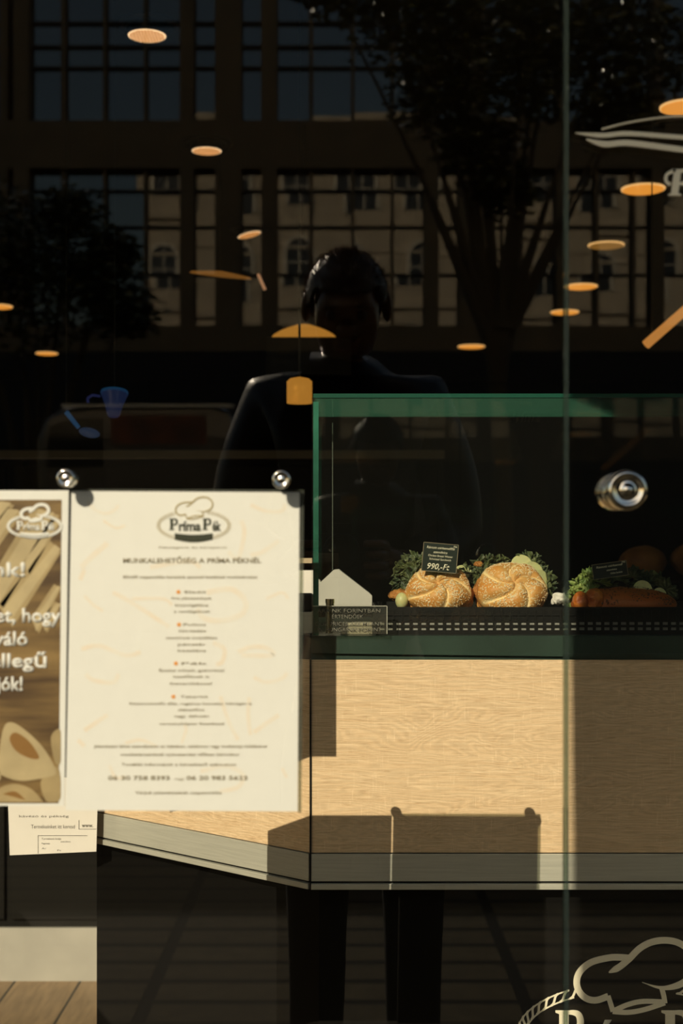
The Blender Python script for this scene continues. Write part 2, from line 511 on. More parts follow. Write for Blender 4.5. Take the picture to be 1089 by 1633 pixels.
MF = Matrix.Translation((CX, D, ZB)) @ Matrix.Rotation(YAW, 4, 'Z') @ Matrix.Rotation(-TILT, 4, 'X') @ Matrix.Translation((-CX, -D, -ZB))
pane_box(CX+.002, 1.6, D-.006, D, ZT+.010, CT, 'front_pane', M=MF, label='tilted clear front glass')
BX = D + .30
bm = NB()
pane_box(CX+.004, CX+.012, D+.002, BX, ZB+.001, CT-.006, 'side_pane', label='green edged side glass')
pane_box(CX+.004, 1.6, D+.010, BX+.01, CT+.001, CT+.007, 'top_pane', label='greenish glass top')
pane_box(X(530, BX), X(530, BX)+.0015, BX, BX+.12, ZB+.0005, CT-.01, 'rear_divider')
# small steel fixing at the glass corner
bm = NB(); tube(bm, P(526.5, 1010, D+.03), P(526.5, 957, D+.03), .0062, seg=20); tube(bm, P(526.5, 962, D+.03), P(526.5, 955, D+.03), .0068, seg=20)
obj('glass_support', bm, M_chrome, dc, smooth=False)

# black perforated tray in front of the sandwiches
TY = 2.125
ty = thing('slotted_tray', 'black slotted plastic tray edge in front of the rolls', 'tray', (.5, 2.25, ZB))
x0, x1 = X(600, TY), 1.5
zt, zb_ = Z(968, TY), ZB
bm = NB()
z_s = [Z(992, TY), Z(996.5, TY), Z(1000.5, TY), Z(1005, TY)]
box(bm, x0, x1, TY, TY+.0015, z_s[0], zt)
box(bm, x0, x1, TY, TY+.0015, z_s[2], z_s[1])
box(bm, x0, x1, TY, TY+.0015, zb_, z_s[3])
p = 13.3/F*TY
n = int((x1-x0)/p)
for k in range(n):
    for (za, zc) in ((z_s[1], z_s[0]), (z_s[3], z_s[2])):
        box(bm, x0+k*p, x0+k*p+p*.38, TY, TY+.0015, za, zc)
# raised lattice on the upper band
for k in range(n):
    box(bm, x0+k*p, x0+k*p+.0025, TY-.0015, TY, Z(989, TY), Z(973, TY))
box(bm, x0, x1, TY-.002, TY, Z(981, TY)-.0006, Z(981, TY)+.0006)
obj('front_rim', bm, M_black, ty)
bm = NB(); box(bm, x0, x1, TY+.0025, TY+.004, zb_+.001, Z(990, TY)); obj('backing', bm, mat('grey steel liner', (.32, .32, .30), .4), ty, label='pale metal liner added behind the slots for bright dashes')  # pale plate added so sun through the slots shows as bright dashes
bm = NB(); box(bm, x0, x1, TY+.005, 2.36, ZB+.001, ZB+.008); box(bm, x0, x1, 2.355, 2.36, ZB, zt); box(bm, x0, x0+.004, TY, 2.36, ZB, zt)
obj('base', bm, M_black, ty)

# ------------------------------------------------------------------ food
def bun_mat(name, c_lo, c_hi, c_groove):
    m = bpy.data.materials.new(name)
    nt, N, L = nodes_of(m)
    b = N['Principled BSDF']; b.inputs['Roughness'].default_value = .5
    b.inputs['Subsurface Weight'].default_value = .08; b.inputs['Subsurface Scale'].default_value = .005
    at = N.new('ShaderNodeAttribute'); at.attribute_name = 'crust'
    rp = N.new('ShaderNodeValToRGB')
    e = rp.color_ramp.elements
    e[0].color = (*c_groove, 1); e[0].position = .0; e[1].color = (*c_hi, 1); e[1].position = 1
    k = e.new(.45); k.color = (*c_lo, 1)
    nz = N.new('ShaderNodeTexNoise'); nz.inputs['Scale'].default_value = 45; nz.inputs['Detail'].default_value = 6
    tc = N.new('ShaderNodeTexCoord'); L.new(tc.outputs['Object'], nz.inputs['Vector'])
    mx = N.new('ShaderNodeMath'); mx.operation = 'MULTIPLY_ADD'; mx.inputs[1].default_value = .5; mx.inputs[2].default_value = -.25
    L.new(nz.outputs['Fac'], mx.inputs[0])
    ad = N.new('ShaderNodeMath'); L.new(at.outputs['Fac'], ad.inputs[0]); L.new(mx.outputs[0], ad.inputs[1])
    L.new(ad.outputs[0], rp.inputs[0]); L.new(rp.outputs[0], b.inputs['Base Color'])
    bp = N.new('ShaderNodeBump'); bp.inputs['Strength'].default_value = .35; bp.inputs['Distance'].default_value = .002
    n2 = N.new('ShaderNodeTexNoise'); n2.inputs['Scale'].default_value = 260; L.new(tc.outputs['Object'], n2.inputs['Vector'])
    L.new(n2.outputs['Fac'], bp.inputs['Height']); L.new(bp.outputs[0], b.inputs['Normal'])
    return m
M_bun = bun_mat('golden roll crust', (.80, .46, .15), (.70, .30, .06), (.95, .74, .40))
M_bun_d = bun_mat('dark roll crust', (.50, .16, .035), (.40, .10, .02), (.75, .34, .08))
M_seed = mat('sesame', (.90, .74, .46), .5)
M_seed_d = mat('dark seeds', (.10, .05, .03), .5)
M_kale = mat('curly green lettuce', (.13, .155, .055), .5, c2=(.035, .06, .03), noise_scale=60, sub=.05)
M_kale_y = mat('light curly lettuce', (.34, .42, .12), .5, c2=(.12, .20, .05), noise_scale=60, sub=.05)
M_cuc = mat('cucumber flesh', (.66, .66, .32), .4, sub=.2, noise_amt=.15, noise_scale=80)
M_cucskin = mat('cucumber skin', (.10, .17, .04), .4)
M_schn = mat('breaded cutlet', (.62, .28, .07), .6, c2=(.40, .15, .03), noise_scale=90, bump=1)
M_tom = mat('tomato', (.70, .12, .03), .25, sub=.1)

def kaiser(bm, M, rx, rz, turn, nlobes=5, seedlist=None, twist=1.15, swirl=1.0):
    """Kaiser roll: dome seen from +Z local with nlobes curved folds."""
    lay = bm.verts.layers.float.new('crust')
    NR, NT = 44, 160
    def surf(r, th):
        # spiral coordinate
        a = (th + turn + twist*r*swirl) * nlobes/(2*PI)
        fr = a - math.floor(a)
        # each lobe rises slowly then falls quickly to the fold
        g = math.sin(PI*min(1, fr*1.0))**.55 * (0.72+.28*fr)
        fold = math.exp(-((min(fr, 1-fr))/.07)**2)
        env = min(1, r/.16) * (1 - max(0, (r-.86)/.14)*.55)
        dome = math.sqrt(max(0, 1-(r*.97)**2.6))
        h = dome*.82 + .26*env*g*(.35+.65*dome) - .10*env*fold
        rr = r*(1+.035*math.cos(nlobes*(th+turn+twist)+.6)*r)
        cr = .25 + .75*g - .7*fold*env
        cr = cr*min(1, .25+r*1.1)
        return rr, h, cr
    rows = []
    for i in range(NR+1):
        r = i/NR; row = []
        for j in range(NT):
            th = 2*PI*j/NT
            rr, h, cr = surf(r, th)
            h += noise.noise(Vector((rr*math.cos(th)*4, rr*math.sin(th)*4, turn)))*.05
            v = bm.verts.new(M @ Vector((rr*rx*math.cos(th), rr*rx*math.sin(th), h*rz)))
            v[lay] = cr; row.append(v)
            if i == 0: break
        rows.append(row)
    for j in range(NT): bm.faces.new((rows[0][0], rows[1][j], rows[1][(j+1) % NT]))
    for i in range(1, NR):
        for j in range(NT):
            k = (j+1) % NT
            bm.faces.new((rows[i][j], rows[i+1][j], rows[i+1][k], rows[i][k]))
    # underside
    und = []
    for (s_, h) in ((1.0, -.10), (.97, -.22), (.85, -.30)):
        ring = []
        for j in range(NT):
            th = 2*PI*j/NT; rr, _, _ = surf(1, th)
            v = bm.verts.new(M @ Vector((rr*s_*rx*math.cos(th), rr*s_*rx*math.sin(th), h*rz))); v[lay] = .9
            ring.append(v)
        und.append(ring)
    prev = rows[-1]
    for ring in und:
        for j in range(NT):
            k = (j+1) % NT
            bm.faces.new((prev[j], ring[j], ring[k], prev[k]))
        prev = ring
    bm.faces.new(prev)
    if seedlist is not None:
        for _ in range(seedlist[0]):
            r = math.sqrt(random.uniform(.03, 1)); th = random.uniform(0, 2*PI)
            rr, h, cr = surf(r, th)
            if cr < .3 and random.random() < .75: continue
            e = .01
            def pos(r_, t_):
                q, hh, _ = surf(min(1, r_), t_); return Vector((q*rx*math.cos(t_), q*rx*math.sin(t_), hh*rz))
            p0 = pos(r, th); n_ = (pos(r+e, th)-p0).cross(pos(r, th+e)-p0) if r+e < 1 else p0.copy()
            if n_.length < 1e-12: continue
            n_.normalize()
            if n_.z < 0: n_ = -n_
            seedlist[1].append((M @ p0, (M.to_3x3() @ n_).normalized()))
    return bm
def seeds_mesh(lst, size=.0011):
    bm = NB()
    for p, n in lst:
        q = n.to_track_quat('Z', 'Y').to_matrix().to_4x4() @ Matrix.Rotation(random.uniform(0, 6.3), 4, 'Z')
        s = size*random.uniform(.8, 1.2)
        T = Matrix.Translation(p + n*s*.2) @ q @ Matrix.Diagonal((s*1.6, s*.95, s*.55, 1))
        bmesh.ops.create_icosphere(bm, subdivisions=1, radius=1, matrix=T)
    return bm
def kale_leaf(bm, M, w_=.035, h_=.05, seed=0, frill=1.0):
    """curly lettuce leaf: fan from a rib, edges ruffled. local XZ plane, Y out"""
    NU, NV = 46, 26
    rnd = random.Random(seed)
    ph = rnd.uniform(0, 9)
    rows = []
    for j in range(NV+1):
        v = j/NV; row = []
        for i in range(NU+1):
            u = i/NU*2-1
            ang = u*2.0
            edge = v**1.6
            rad = h_*(v)*(1+.12*math.sin(ang*7+ph)+.10*math.sin(ang*17+ph*2))
            x = math.sin(ang)*rad*w_/h_; z = math.cos(ang)*rad*.8
            yv = edge*frill*.0085*(math.sin(ang*11+ph)+.8*math.sin(ang*23+v*6+ph*3)+.5*math.sin(ang*41+ph))
            nz = noise.noise_vector(Vector((x*90+seed, z*90, v*3)))*.0035*edge
            row.append(bm.verts.new(M @ (Vector((x, yv, z))+nz)))
        rows.append(row)
    for j in range(NV):
        for i in range(NU):
            bm.faces.new((rows[j][i], rows[j][i+1], rows[j+1][i+1], rows[j+1][i]))
    return bm
def leaf_bunch(name, items, m, parent, seed=0, scale=1):
    """items: (px, py, d, size_px, tilt_deg); every leaf is its own part"""
    rnd = random.Random(seed)
    for (px, py, d, s, rot) in items:
        bm = NB()
        p_ = P(px, py, d)
        sz = s/F*d
        M = Matrix.Translation(p_) @ Matrix.Rotation(R(rot), 4, 'Y') @ Matrix.Rotation(rnd.uniform(-.5, .5), 4, 'Z') @ Matrix.Rotation(R(rnd.uniform(-25, 25)), 4, 'X')
        kale_leaf(bm, M, sz, sz, rnd.randint(0, 9999), frill=scale*sz/.03)
        o = obj(name, bm, m, parent, smooth=True)
        s_ = o.modifiers.new('thickness', 'SOLIDIFY'); s_.thickness = .0006
def cuc_slice(name, px, py, d, rpx, tilt, parent, yaw=0, m1=None):
    bm = NB(); r = rpx/F*d
    M = Matrix.Translation(P(px, py, d)) @ Matrix.Rotation(R(yaw), 4, 'Z') @ Matrix.Rotation(R(90+tilt), 4, 'X')
    lathe(bm, [(r*.93, -.0016), (r, -.0012), (r, .0012), (r*.93, .0016)], M, 40)
    bm.normal_update()
    for f in bm.faces:
        f.material_index = 1 if len(f.verts) == 4 and f.calc_area() < 1e-5 and abs(f.normal.dot((M.to_3x3() @ Vector((0, 0, 1))).normalized())) < .9 else 0
    return obj(name, bm, [M_cuc, M_cucskin], parent)
SY = 2.20
def sandwich(label, px, py, rpx, zfac, tilt, turn, mb, ms, seeds, yaw, group, swirl=1.0, ssize=.0009):
    c = P(px, py, SY)
    root = thing('bread_roll_sandwich', label, 'sandwich', (c.x, c.y, ZB+.008), group)
    r = rpx/F*SY
    lst = []
    M = Matrix.Translation(c) @ Matrix.Rotation(R(yaw), 4, 'Z') @ Matrix.Rotation(R(tilt), 4, 'X') @ Matrix.Diagonal((1, zfac, 1, 1))
    bm = NB(); kaiser(bm, M @ Matrix.Translation((0, 0, -.008)), r, .036, turn, seedlist=(seeds, lst), swirl=swirl)
    top = obj('top_roll', bm, mb, root, smooth=True)
    so = obj('seeds', seeds_mesh(lst, ssize), ms, top, kind='stuff')
    # lower half of the roll, behind the filling
    bm = NB(); M2 = M @ Matrix.Translation((0, 0, -.034)) @ Matrix.Rotation(PI, 4, 'X')
    kaiser(bm, M2, r*.96, .02, 1.0, nlobes=5)
    obj('bottom_roll', bm, mb, root, smooth=True)
    # cutlet
    bm = NB(); NT = 60
    rings = []
    for (s_, h) in ((0.1, -.0125), (.95, -.013), (1.04, -.017), (1.03, -.024), (.9, -.028), (.1, -.028)):
        rings.append([bm.verts.new(M @ Vector((r*s_*(1+.06*math.sin(3*a_*2*PI/NT+px)+.03*math.sin(11*a_*2*PI/NT))*math.cos(a_*2*PI/NT), r*s_*(1+.05*math.cos(4*a_*2*PI/NT))*math.sin(a_*2*PI/NT), h))) for a_ in range(NT)])
    for A, B in zip(rings, rings[1:]):
        for i in range(NT): bm.faces.new((A[i], A[(i+1) % NT], B[(i+1) % NT], B[i]))
    bm.faces.new(rings[0][::-1]); bm.faces.new(rings[-1])
    bmesh.ops.recalc_face_normals(bm, faces=bm.faces)
    obj('cutlet', bm, M_schn, root, smooth=True)
    return root
s1 = sandwich('sesame roll sandwich with black price card stuck behind it, left one', 700, 940, 52, .80, 62, .35, M_bun, M_seed, 1100, -6, 'filled rolls in the display case')
leaf_bunch('lettuce_leaf', [(655, 925, 2.235, 24, -40), (650, 905, 2.24, 22, -20), (662, 895, 2.245, 20, 5), (645, 945, 2.235, 18, -80), (638, 930, 2.24, 17, -60), (668, 910, 2.24, 22, 20), (655, 940, 2.225, 18, -110),
    (748, 915, 2.245, 18, 30), (640, 915, 2.25, 16, -50)], M_kale, s1, 3)
cuc_slice('cucumber_slice', 738, 918, 2.245, 17, -8, s1, 10)
bm = NB(); bmesh.ops.create_icosphere(bm, subdivisions=3, radius=1, matrix=Matrix.Translation(P(637, 949, 2.22)) @ Matrix.Diagonal((.017, .012, .009, 1)))
for v in bm.verts: v.co += noise.noise_vector(v.co*160)*.003
obj('cutlet_tip', bm, M_schn, s1, smooth=True)
bm = NB(); bmesh.ops.create_icosphere(bm, subdivisions=3, radius=1, matrix=Matrix.Translation(P(641, 958, 2.2)) @ Matrix.Diagonal((.010, .01, .013, 1)))
obj('onion_piece', bm, M_cuc, s1, smooth=True)

s2 = sandwich('sesame roll sandwich without a card, topped by cucumber slices, right of the priced one', 817, 939, 56, .84, 60, 1.45, M_bun, M_seed, 1250, 4, 'filled rolls in the display case')
leaf_bunch('lettuce_leaf', [(768, 920, 2.245, 20, -30), (772, 905, 2.25, 22, -10), (760, 935, 2.24, 20, -70), (785, 900, 2.25, 20, 10), (845, 897, 2.25, 22, 15), (858, 905, 2.25, 17, 40), (800, 898, 2.255, 16, 10),
    (872, 935, 2.235, 20, 110), (868, 920, 2.24, 20, 70), (764, 908, 2.26, 14, -60), (775, 925, 2.24, 18, -40)], M_kale, s2, 5)
cuc_slice('cucumber_slice', 787, 903, 2.252, 15, -25, s2, 0)
cuc_slice('cucumber_slice', 832, 901, 2.238, 17, -20, s2, 0)
cuc_slice('cucumber_slice', 849, 914, 2.232, 19, -15, s2, 15)
cuc_slice('cucumber_slice', 861, 924, 2.232, 16, -10, s2, 25)
bm = NB(); bmesh.ops.create_icosphere(bm, subdivisions=3, radius=1, matrix=Matrix.Translation(P(764, 900, 2.25)) @ Matrix.Diagonal((.008, .006, .005, 1)))
for v in bm.verts: v.co += noise.noise_vector(v.co*160)*.002
obj('cutlet_tip', bm, M_schn, s2, smooth=True)

# shaded long sandwich at the right
c = P(995, 955, SY)
s3 = thing('seeded_baguette_sandwich', 'dark seeded sandwich in shade with curly lettuce and cucumber, right of the joint', 'sandwich', (c.x, c.y, ZB+.008), 'filled rolls in the display case')
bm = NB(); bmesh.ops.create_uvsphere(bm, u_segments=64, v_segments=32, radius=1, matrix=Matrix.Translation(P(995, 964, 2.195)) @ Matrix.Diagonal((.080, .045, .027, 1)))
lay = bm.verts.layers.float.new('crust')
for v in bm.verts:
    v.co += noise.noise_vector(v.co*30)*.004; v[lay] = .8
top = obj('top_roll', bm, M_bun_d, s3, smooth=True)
bm2 = NB()
lst = []
for _ in range(500):
    a_ = random.uniform(0, 2*PI); u = random.uniform(0, 1)
    n_ = Vector((math.cos(a_)*math.sqrt(1-u*u), math.sin(a_)*math.sqrt(1-u*u), u))
    pp = P(995, 964, 2.195) + Vector((n_.x*.081, n_.y*.046, n_.z*.028))
    if X(905, 2.19) < pp.x: lst.append((pp, Vector((n_.x/.08, n_.y/.045, n_.z/.027)).normalized()))
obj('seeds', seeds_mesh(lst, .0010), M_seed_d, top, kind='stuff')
bm = NB()
for k, (px, py, s_) in enumerate(((926, 960, .016), (948, 957, .019))):
    bmesh.ops.create_icosphere(bm, subdivisions=4, radius=1, matrix=Matrix.Translation(P(px, py, 2.165)) @ Matrix.Diagonal((s_*.8, .014, s_, 1)))
for v in bm.verts: v.co += noise.noise_vector(v.co*90)*.002
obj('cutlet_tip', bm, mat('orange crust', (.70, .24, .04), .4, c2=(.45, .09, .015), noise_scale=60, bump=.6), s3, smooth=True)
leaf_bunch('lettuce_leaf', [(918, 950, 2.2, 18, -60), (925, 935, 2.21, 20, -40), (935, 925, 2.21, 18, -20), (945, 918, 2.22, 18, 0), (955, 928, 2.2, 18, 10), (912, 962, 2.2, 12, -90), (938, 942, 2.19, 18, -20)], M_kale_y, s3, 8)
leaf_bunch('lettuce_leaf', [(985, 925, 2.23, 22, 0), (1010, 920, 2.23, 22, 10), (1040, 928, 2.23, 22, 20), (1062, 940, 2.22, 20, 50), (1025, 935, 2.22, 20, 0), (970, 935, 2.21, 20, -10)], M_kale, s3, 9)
cuc_slice('cucumber_slice', 1025, 940, 2.21, 15, -20, s3, 0)
cuc_slice('cucumber_slice', 1052, 950, 2.2, 13, -10, s3, 20)
# crumpled white paper napkin between rolls
bm = NB(); bmesh.ops.create_icosphere(bm, subdivisions=3, radius=1, matrix=Matrix.Translation(P(893, 956, 2.2)) @ Matrix.Diagonal((.013, .012, .009, 1)))
for v in bm.verts: v.co += noise.noise_vector(v.co*120)*.007
o = obj('paper_napkin', bm, M_white); tag(o, 'scrap of crumpled white paper between two sandwiches', 'napkin')

# ------------------------------------------------------------------ price cards
def price_card(label, cx, cy, d, wpx, hpx, rot, lines, logo=True):
    c = P(cx, cy, d); wd, ht = wpx/F*d, hpx/F*d
    M = Matrix.Translation(c) @ Matrix.Rotation(R(rot), 4, 'Y')
    root = thing('price_card', label, 'price card', c, 'black price cards in the display case')
    bm = NB(); box(bm, -wd/2, wd/2, 0, .0012, -ht/2, ht/2, M=M); obj('card', bm, mat('price card black', (.02, .03, .025), .35), root)
    bm = NB(); e = .0006
    for (a, b, c_, d_) in ((-wd/2, wd/2, -ht/2, -ht/2+e), (-wd/2, wd/2, ht/2-e, ht/2), (-wd/2, -wd/2+e, -ht/2, ht/2), (wd/2-e, wd/2, -ht/2, ht/2)):
        box(bm, a, b, -.0006, .0013, c_, d_, M=M)
    obj('rim', bm, mat('card rim', (.40, .33, .22), .5), root)
    bm = NB()
    for (s, x0, x1, zc, h, bold, sh) in lines:
        text_into(bm, s, x0*wd, x1*wd, zc*ht, h*ht, 0, .0005, bold, sh, M=M)
    obj('lettering', bm, M_cream, root)
    bm = NB(); lathe(bm, [(.0045, 0), (.005, .001), (.005, .002), (.0035, .002)], M @ Matrix.Translation((.004, .004, -ht/2+.009)) @ Matrix.Rotation(R(90), 4, 'X'), 20)
    obj('clip', bm, M_black, root)
    return root
price_card('black price card reading 990,-Ft on the left roll', 702, 889.5, 2.17, 56, 46, 5,
    [('Rántott csirkemellfilé', -.40, .40, .34, .085, .012, .25), ('szendvics', -.20, .20, .19, .085, .012, .25), ('Chicken Breast Wiener', -.34, .36, .06, .07, .01, .1), ('Schnitzel Sandwich', -.30, .32, -.06, .07, .01, .1), ('990,-Ft', -.34, .30, -.31, .20, .02, .25), ('Pék', .36, .47, .42, .06, .01, .2)])
price_card('black price card shaded and tilted up, on the dark sandwich', 973, 909, 2.17, 56, 24, -8,
    [('Rántott csirkemell', -.38, .38, .28, .14, .012, .25), ('szendvics', -.10, .20, .02, .12, .01, .2), ('Chicken Sandwich', 0, .34, -.22, .11, .01, .1), ('Pék', .36, .47, .42, .12, .01, .2)])

# ------------------------------------------------------------------ acrylic sign about forints
t = thing('acrylic_notice', 'clear acrylic notice about prices in Hungarian forint, left of the rolls', 'notice', P(557, 1012, 2.085))
d = 2.085
bm = NB(); box(bm, X(499, d), X(618, d), d, d+.002, Z(1011, d), Z(966, d)); obj('plate', bm, glass_mat('acrylic', (.90, .90, .86), haze=.02), t)
bm = NB(); e = .0008
box(bm, X(499, d), X(618, d), d-.0006, d, Z(966, d)-e, Z(966, d)); box(bm, X(618, d)-e, X(618, d), d-.0006, d, Z(1011, d), Z(966, d))
obj('edge', bm, mat('acrylic edge', (.62, .63, .55), .3), t)
bm = NB()
for s, a, b, y in (('ÁRAINK FORINTBAN', 506, 607, 974), ('ÉRTENDŐEK', 530, 580, 983.5), ('OUR PRICES ARE MEANT', 503, 611, 995), ('IN HUNGARIAN FORINT', 507, 609, 1004)):
    text_into(bm, s, X(a, d), X(b, d), Z(y, d), 6.2/F*d, d, .0004, .005)
obj('lettering', bm, mat('notice grey lettering', (.18, .18, .15), .5), t)

# ------------------------------------------------------------------ white boxes and small things at the counter corner
def white_box(label, outline, d0, d1, group='white cardboard pieces on the counter'):
    bm = NB(); plate(bm, [(X(a, d0), Z(b, d0)) for a, b in outline], d0, d1)
    o = obj('paper_box', bm, M_white, bevel=.0008); tag(o, label, 'box', group)
    return o
white_box('white folded paper box with a pointed top inside the display case', [(508, 966), (508, 932), (533, 909), (541, 908), (590, 946), (594, 950), (594, 966)], 2.33, 2.395)
white_box('white flat box on the counter, left of the green glass edge', [(470, 946), (470, 910), (500, 910), (500, 948)], 2.305, 2.39)
bm = NB(); box(bm, X(544, 2.14), X(594, 2.14), 2.14, 2.17, ZB, Z(993, 2.14))
o = obj('card_holder', bm, mat('pale beige card', (.55, .50, .40), .6), bevel=.0008); tag(o, 'small beige box behind the acrylic notice', 'box')
bm = NB(); box(bm, X(452, 2.2), X(500, 2.2), 2.12, 2.155, Z(898, 2.13), Z(890, 2.13)); box(bm, X(452, 2.2), X(456, 2.2), 2.122, 2.142, ZT+.036, Z(898, 2.13))

o = obj('counter_shelf', bm, mat('tan board', (.50, .40, .26), .6)); tag(o, 'small tan shelf standing on the counter beside the display case', 'shelf')
bm = NB(); box(bm, X(440, 2.14), X(499, 2.14), 2.145, 2.19, ZT+.036, Z(976, 2.145))
o = obj('steel_tray', bm, M_steel, bevel=.001); tag(o, 'low steel tray on the counter corner under the white box', 'tray')
bm = NB(); box(bm, X(440, 2.15), X(499, 2.15), 2.148, 2.18, Z(976, 2.15)+.0005, Z(946.5, 2.15))
o = obj('card_terminal', bm, M_black, bevel=.003); tag(o, 'black box on the steel tray beneath the white box', 'box')

# leaflet hung from the far end of the counter
d = 2.40
t = thing('leaflet', 'white printed leaflet below the left poster', 'leaflet', P(85, 1330, d))
M = Matrix.Translation(P(88, 1326, d)) @ Matrix.Rotation(R(-1.3), 4, 'Y')
hw, hh = 71/F*d, 36/F*d
bm = NB(); plate(bm, [(X(16, d), Z(1364, d)), (X(154, d), Z(1358, d)), (X(157, d), Z(1240, d)), (X(12, d), Z(1240, d))], d, d+.001); obj('paper', bm, M_white, t)
bm = NB()
def tx(s, a, b, y, h, bold=0): text_into(bm, s, X(a, d), X(b, d), Z(y, d), h/F*d, d, .0003, bold)
tx('Termékeinket itt keresd', 50, 120, 1318, 6); tx('www.', 131, 149, 1316, 6, .02)
tx('kávézó és pékség', 31, 110, 1301.5, 3.6)
tx('Termékeink listája', 67, 98, 1337.5, 3); tx('Megnevezés', 67, 80, 1345, 2.4); tx('szendvics', 97, 113, 1342, 2.4); tx('Ár', 67, 74, 1353, 2.4); tx('Ft', 92, 98, 1356, 2.4)
for (a, b, c_, e_) in ((126, 127, 1322, 1308), (126, 154, 1322.5, 1321.8), (61, 140, 1333, 1332.2), (61, 61.8, 1361, 1332)):
    box(bm, X(a, d), X(b, d), d-.0003, d, Z(c_, d), Z(e_, d))
obj('lettering', bm, mat('leaflet ink', (.10, .09, .07), .6), t)
bm = NB(); box(bm, X(60, d), X(158, d), d+.001, d+.004, Z(1244, d), Z(1232, d)); box(bm, X(140, d), X(158, d), d+.004, 2.424, Z(1240, d), Z(1234, d))
obj('bracket', bm, M_black, t)

# ------------------------------------------------------------------ emblem used on the posters and on the plinth
HAT = [[(645,380),(710,345),(770,295)],
       [(775,293),(700,288),(640,292),(540,318),(475,370),(452,430),(465,490),(510,535),(570,546),(642,522)],
       [(640,520),(655,565),(670,614)],
       [(668,614),(760,619),(860,602),(982,562)],
       [(982,565),(975,520),(962,472)],
       [(680,607),(760,572),(850,553),(975,556)],
       [(768,297),(830,235),(900,198),(980,186),(1060,200),(1125,245),(1158,315),(1140,395),(1080,447),(1000,471),(930,466),(845,438)]]
def slab_P(bm, x0, x1, zt, zb, y0, y1, slant=0):
    """bold slab-serif capital P between x0..x1: stem with serifs, and a bowl stroke"""
    W = x1-x0; Ht = zt-zb
    def q(u, v): return (x0+u*W + slant*v*Ht, zb+v*Ht)
    plate(bm, [q(0, 1), q(.5, 1), q(.46, .9), q(.46, .09), q(.6, .06), q(.6, 0), q(0, 0), q(0, .06), q(.13, .09), q(.13, .90), q(0, .94)], y0, y1)
    ribbon(bm, smooth_pts([q(.40, .94), q(.62, .94), q(.80, .88), q(.87, .70), q(.80, .52), q(.62, .46), q(.42, .46)], 8), .21*W, y0+1e-5, y1-1e-5,
           taper=lambda t_: .55+.6*math.sin(PI*t_))
    return q
def emblem(mp, y0, y1, parent, m, mhole, stroke, banner=True, name='emblem'):
    """mp maps big-logo pixels to (x, z)"""
    bm = NB()
    S = stroke
    for k, st in enumerate(HAT):
        pts = [mp(800+a*.2654, 1450+b*.2654) for a, b in st]
        pts = smooth_pts(pts, 8) if len(pts) > 2 else pts
        ribbon(bm, pts, S*(.75 if k in (2, 3, 4, 5) else 1), y0-k*3e-5, y1, taper=(lambda t_: .15+.85*min(1, 3*t_)) if k == 0 else ((lambda t_: min(1, max(.12, 4*(1-t_)))) if k == 6 else None))
    # twisted rope oval
    cx, cy, rx, ry = 1012, 1648, 180, 76
    n = 56
    prev = None
    for i in range(n):
        a0 = 2*PI*i/n
        mid = (cx+math.cos(a0)*rx, cy-math.sin(a0)*ry)
        if 922 < mid[0] < 1072 and mid[1] < 1605: continue
        t0 = Vector((-math.sin(a0)*rx, -math.cos(a0)*ry)).normalized()
        nrm = Vector((t0.y, -t0.x))
        pp = []
        for u in range(7):
            s_ = u/6*2-1
            o_ = Vector(mid) + t0*(s_*9) + nrm*(6.5*s_ + 2.0*math.sin(s_*PI))
            pp.append(mp(o_.x, o_.y))
        ribbon(bm, pp, S*.34, y0+2e-5, y1)
    for off in (-7, 7):
        el = []
        for i in range(96):
            a0 = 2*PI*i/96
            el.append((cx+math.cos(a0)*(rx+off), cy-math.sin(a0)*(ry+off)))
        seg = []
        for q_ in el+[el[0]]:
            if 918 < q_[0] < 1078 and q_[1] < 1610:
                if len(seg) > 1: ribbon(bm, [mp(*z_) for z_ in seg], S*.22, y0, y1)
                seg = []
            else: seg.append(q_)
        if len(seg) > 1: ribbon(bm, [mp(*z_) for z_ in seg], S*.22, y0, y1)
    obj(name, bm, m, parent)
    bm = NB()
    def PP(a, b):
        x0_, zt_ = mp(a, 1611); x1_, zb_l = mp(b, 1672)
        q = slab_P(bm, x0_, x1_, zt_, zb_l, y0, y1)
        return q
    PP(886, 932); PP(1055, 1102)
    for s, a, b in (('ríma', 936, 1048), ('ék', 1106, 1150)):
        x0_, zc_ = mp(a, 1650); x1_, _ = mp(b, 1650)
        _, z1_ = mp(a, 1672); 
        text_into(bm, s, x0_, x1_, mp(a, 1650)[1], abs(z1_-mp(a, 1622)[1])*1.0, y1, y1-y0, .03)
    if banner:
        up = [(915+ i*194/12, 1688+8*math.sin(i/12*PI)) for i in range(13)]
        dn = [(915+ i*194/12, 1722+14*math.sin(i/12*PI)) for i in range(13)]
        plate(bm, [mp(*q_) for q_ in up]+[mp(*q_) for q_ in dn[::-1]], y0, y1)
    obj(name+'_lettering', bm, m if mhole is None else mhole, parent)

# emblem on the plinth
t = thing('plinth_emblem', 'cream bakery emblem with chef hat on the black plinth', 'emblem', P(1010, 1640, D+.03))
d = D + .03
emblem(lambda a, b: (X(a, d), Z(b, d)), d-.0006, d, t, M_cream, None, 10.5/F*d)

